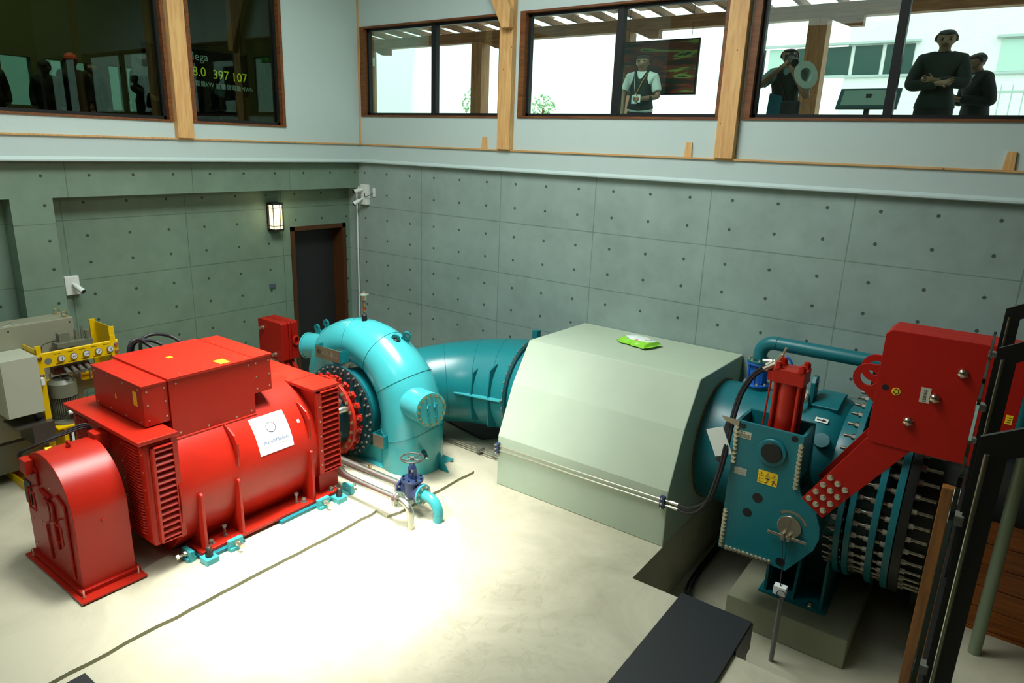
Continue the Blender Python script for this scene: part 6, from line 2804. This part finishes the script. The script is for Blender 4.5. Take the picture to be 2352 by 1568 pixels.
# man with microphone headset, in a dark jacket and white collar, reading a phone
arms = (((-.24, -.06, 1.10), (-.20, -.30, 1.16)), ((.25, .02, 1.08), (-.02, -.28, 1.12)))
t, xf, H_ = person((10.12, 1.35, GZ2), math.radians(-52), 1.62, 'smaller man in dark jacket and white collar bending over a phone at the right', arms, CLN, bulk=.98, head_pitch=24, lean=.06)
local_obj(xf, lambda mb: mb.tube(smooth_path([(-.05, -.04, 1.46), (-.045, -.15, 1.40), (.0, -.20, 1.30)], 4)+smooth_path([(.0, -.20, 1.30), (.045, -.15, 1.40), (.05, -.04, 1.46)], 4), .018, n=8), 'white_collar', SHIRT, t, True)
local_obj(xf, lambda mb: (mb.tube(smooth_path([H_((.09, .0, .10)), H_((.085, -.06, .06)), H_((.04, -.13, .035))], 5), .004, n=6), mb.sphere(H_((.035, -.135, .033)), .014, n=10)), 'headset_microphone', BLACK, t)
ph = thing('mobile_phone', xf @ V((-.10, -.38, 1.18)), 'mobile phone in an ochre case held by the smaller man in the dark jacket', 'phone')
local_obj(xf, lambda mb: mb.obox((-.10, -.37, 1.19), (.04, 0, 0), (0, .028, .068), (0, .005, -.002)), 'case', mat('ochre_case', '#8a7a40', .4), ph)
# man with the camera
arms = (((-.33, -.20, 1.20), (-.03, -.30, 1.44)), ((.30, -.16, 1.06), (.10, -.30, 1.38)))
t, xf, H_ = person((7.93, .82, GZ2), math.radians(8), 1.70, 'man in teal blue shirt holding a camera to his face, pale hat hanging', arms, CLV, shirt=mat('pale_teal_shirt', '#7b9b98', .8), legs=BLUEC, sleeves='short', bulk=1.1, head_pitch=4)
local_obj(xf, lambda mb: mb.ext([(-.19, .78), (.02, .78), (.0, 1.08), (-.17, 1.12)], 'y', -.185, -.165), 'shirt_front', BLUEC, t, bev=.01)
cm = thing('photo_camera', xf @ V((.06, -.30, 1.50)), 'black camera with long lens held up by the man in the teal blue shirt', 'camera')


def cam_fn(mb):
    mb.box(-.03, .12, -.27, -.19, 1.50, 1.59)
    mb.box(.02, .08, -.26, -.20, 1.59, 1.62)


local_obj(xf, cam_fn, 'camera_body', BLACK, cm, bev=.006)
local_obj(xf, lambda mb: mb.cyl((.05, -.27, 1.54), (.13, -.43, 1.47), .042, .048, n=20), 'lens', BLACK, cm, True)
ht = thing('sun_hat', xf @ V((.24, -.30, 1.25)), 'pale round brimmed sun hat hanging from the hand of the man with the camera', 'hat')


def hat_fn(mb):
    c_, dd = V((.27, -.33, 1.33)), V((.75, -.8, .25)).normalized()
    mb.ring(c_, c_+dd*.008, .175, .088, n=36)
    mb.cyl(c_, c_-dd*.10, .095, .075, n=32, cap=False)
    mb.cyl(c_-dd*.10, c_-dd*.105, .076, n=32)


local_obj(xf, hat_fn, 'brim_and_crown', mat('pale_hat_cloth', '#9aa79b', .8), ht, True)
bg_ = thing('shoulder_bag', xf @ V((.12, -.18, .80)), 'black shoulder bag at the waist of the man with the camera', 'bag')
local_obj(xf, lambda mb: mb.box(.0, .24, -.30, -.16, .80, 1.02), 'bag_body', BLK, bg_, bev=.03)
local_obj(xf, lambda mb: mb.tube(smooth_path([(.05, -.22, 1.02), (-.02, -.21, 1.2), (-.13, -.12, 1.40), (-.15, .0, 1.45)], 5), .012, n=6), 'strap', BLK, bg_, True)
# man in the waistcoat
arms = (((-.27, .0, 1.12), (-.24, -.10, .88)), ((.27, -.02, 1.10), (.06, -.24, 1.06)))
t, xf, H_ = person((5.88, .62, GZ2), math.radians(12), 1.68, 'man in dark waistcoat with yellow lanyard and badge before the photo board', arms, CLV, shirt=SHIRT, sleeves='short', bulk=1.05, head_pitch=8)
local_obj(xf, lambda mb: (mb.tube(smooth_path([(.10, -.10, 1.43), (.04, -.19, 1.28), (-.03, -.19, 1.12)], 5), .005, n=6)), 'lanyard', mat('yellow_lanyard', '#c98a1c', .6), t)
local_obj(xf, lambda mb: mb.tube(smooth_path([(-.09, -.10, 1.43), (-.06, -.19, 1.25), (-.035, -.19, 1.12)], 5), .003, n=6), 'earphone_wire', WHITE, t)
local_obj(xf, lambda mb: mb.box(-.085, .0, -.21, -.20, .99, 1.11), 'badge', SHIRT, t)
local_obj(xf, lambda mb: (mb.sphere(H_((-.09, -.02, .085)), .013, n=10), mb.sphere(H_((.092, -.0, .085)), .013, n=10)), 'earphones', WHITE, t)
local_obj(xf, lambda mb: mb.cyl((.17, -.155, 1.074), (.19, -.14, 1.076), .036, n=18), 'wrist_watch', BLACK, t)
cu = thing('folded_leaflet', xf @ V((.02, -.28, 1.05)), 'white leaflet held in the hand of the man in the dark waistcoat', 'leaflet')
local_obj(xf, lambda mb: mb.obox((.02, -.285, 1.06), (.05, 0, 0), (0, .002, 0), (0, 0, .055)), 'paper', SHIRT, cu)

# visitors inside the dark room, mostly seen against its far windows
hang = (((-.25, .02, 1.10), (-.24, -.06, .86)), ((.25, .02, 1.10), (.24, -.06, .86)))
REDC = mat('orange_red_cap', '#c8402c', .7)
MAR = mat('maroon_cloth', '#5a1422', .8)
vis = [
    ((-3.0, -3.55, RZ), 80, 1.66, 'visitor in the dark room wearing an orange red cap, facing left', hang, CLD, REDC),
    ((-3.2, -3.15, RZ), 100, 1.58, 'visitor with short dark hair just right of the one in the red cap', hang, CLD, None),
    ((-3.0, -3.98, RZ), 60, 1.50, 'visitor with a dark cap at the left of the one in the red cap', hang, BLK, BLK),
    ((-2.0, -2.80, RZ), 95, 1.72, 'visitor in black standing near the right end of the large dark window', (((-.25, -.05, 1.12), (-.05, -.24, 1.0)), ((.25, -.05, 1.12), (.10, -.24, 1.0))), BLK, None),
    ((-2.2, -2.45, RZ), 70, 1.52, 'visitor in maroon bending beside the one in black', hang, MAR, None),
    ((-2.6, -4.95, RZ), 90, 1.52, 'visitor in black at the far left of the large dark window', hang, BLK, None),
    ((-1.9, -1.70, RZ), 90, 1.42, 'visitor with an orange cap below the hanging display, left of two', hang, BLK, REDC),
    ((-2.1, -1.25, RZ), 90, 1.45, 'visitor with an orange cap below the hanging display, right of two', hang, CLD, REDC),
]
for loc, fa, h, lb, ar_, top_, cp in vis:
    person(loc, math.radians(fa), h, lb, ar_, top_, cap=cp, fingers=True, bulk=1.0, head_pitch=6, group='visitors in the dark room')
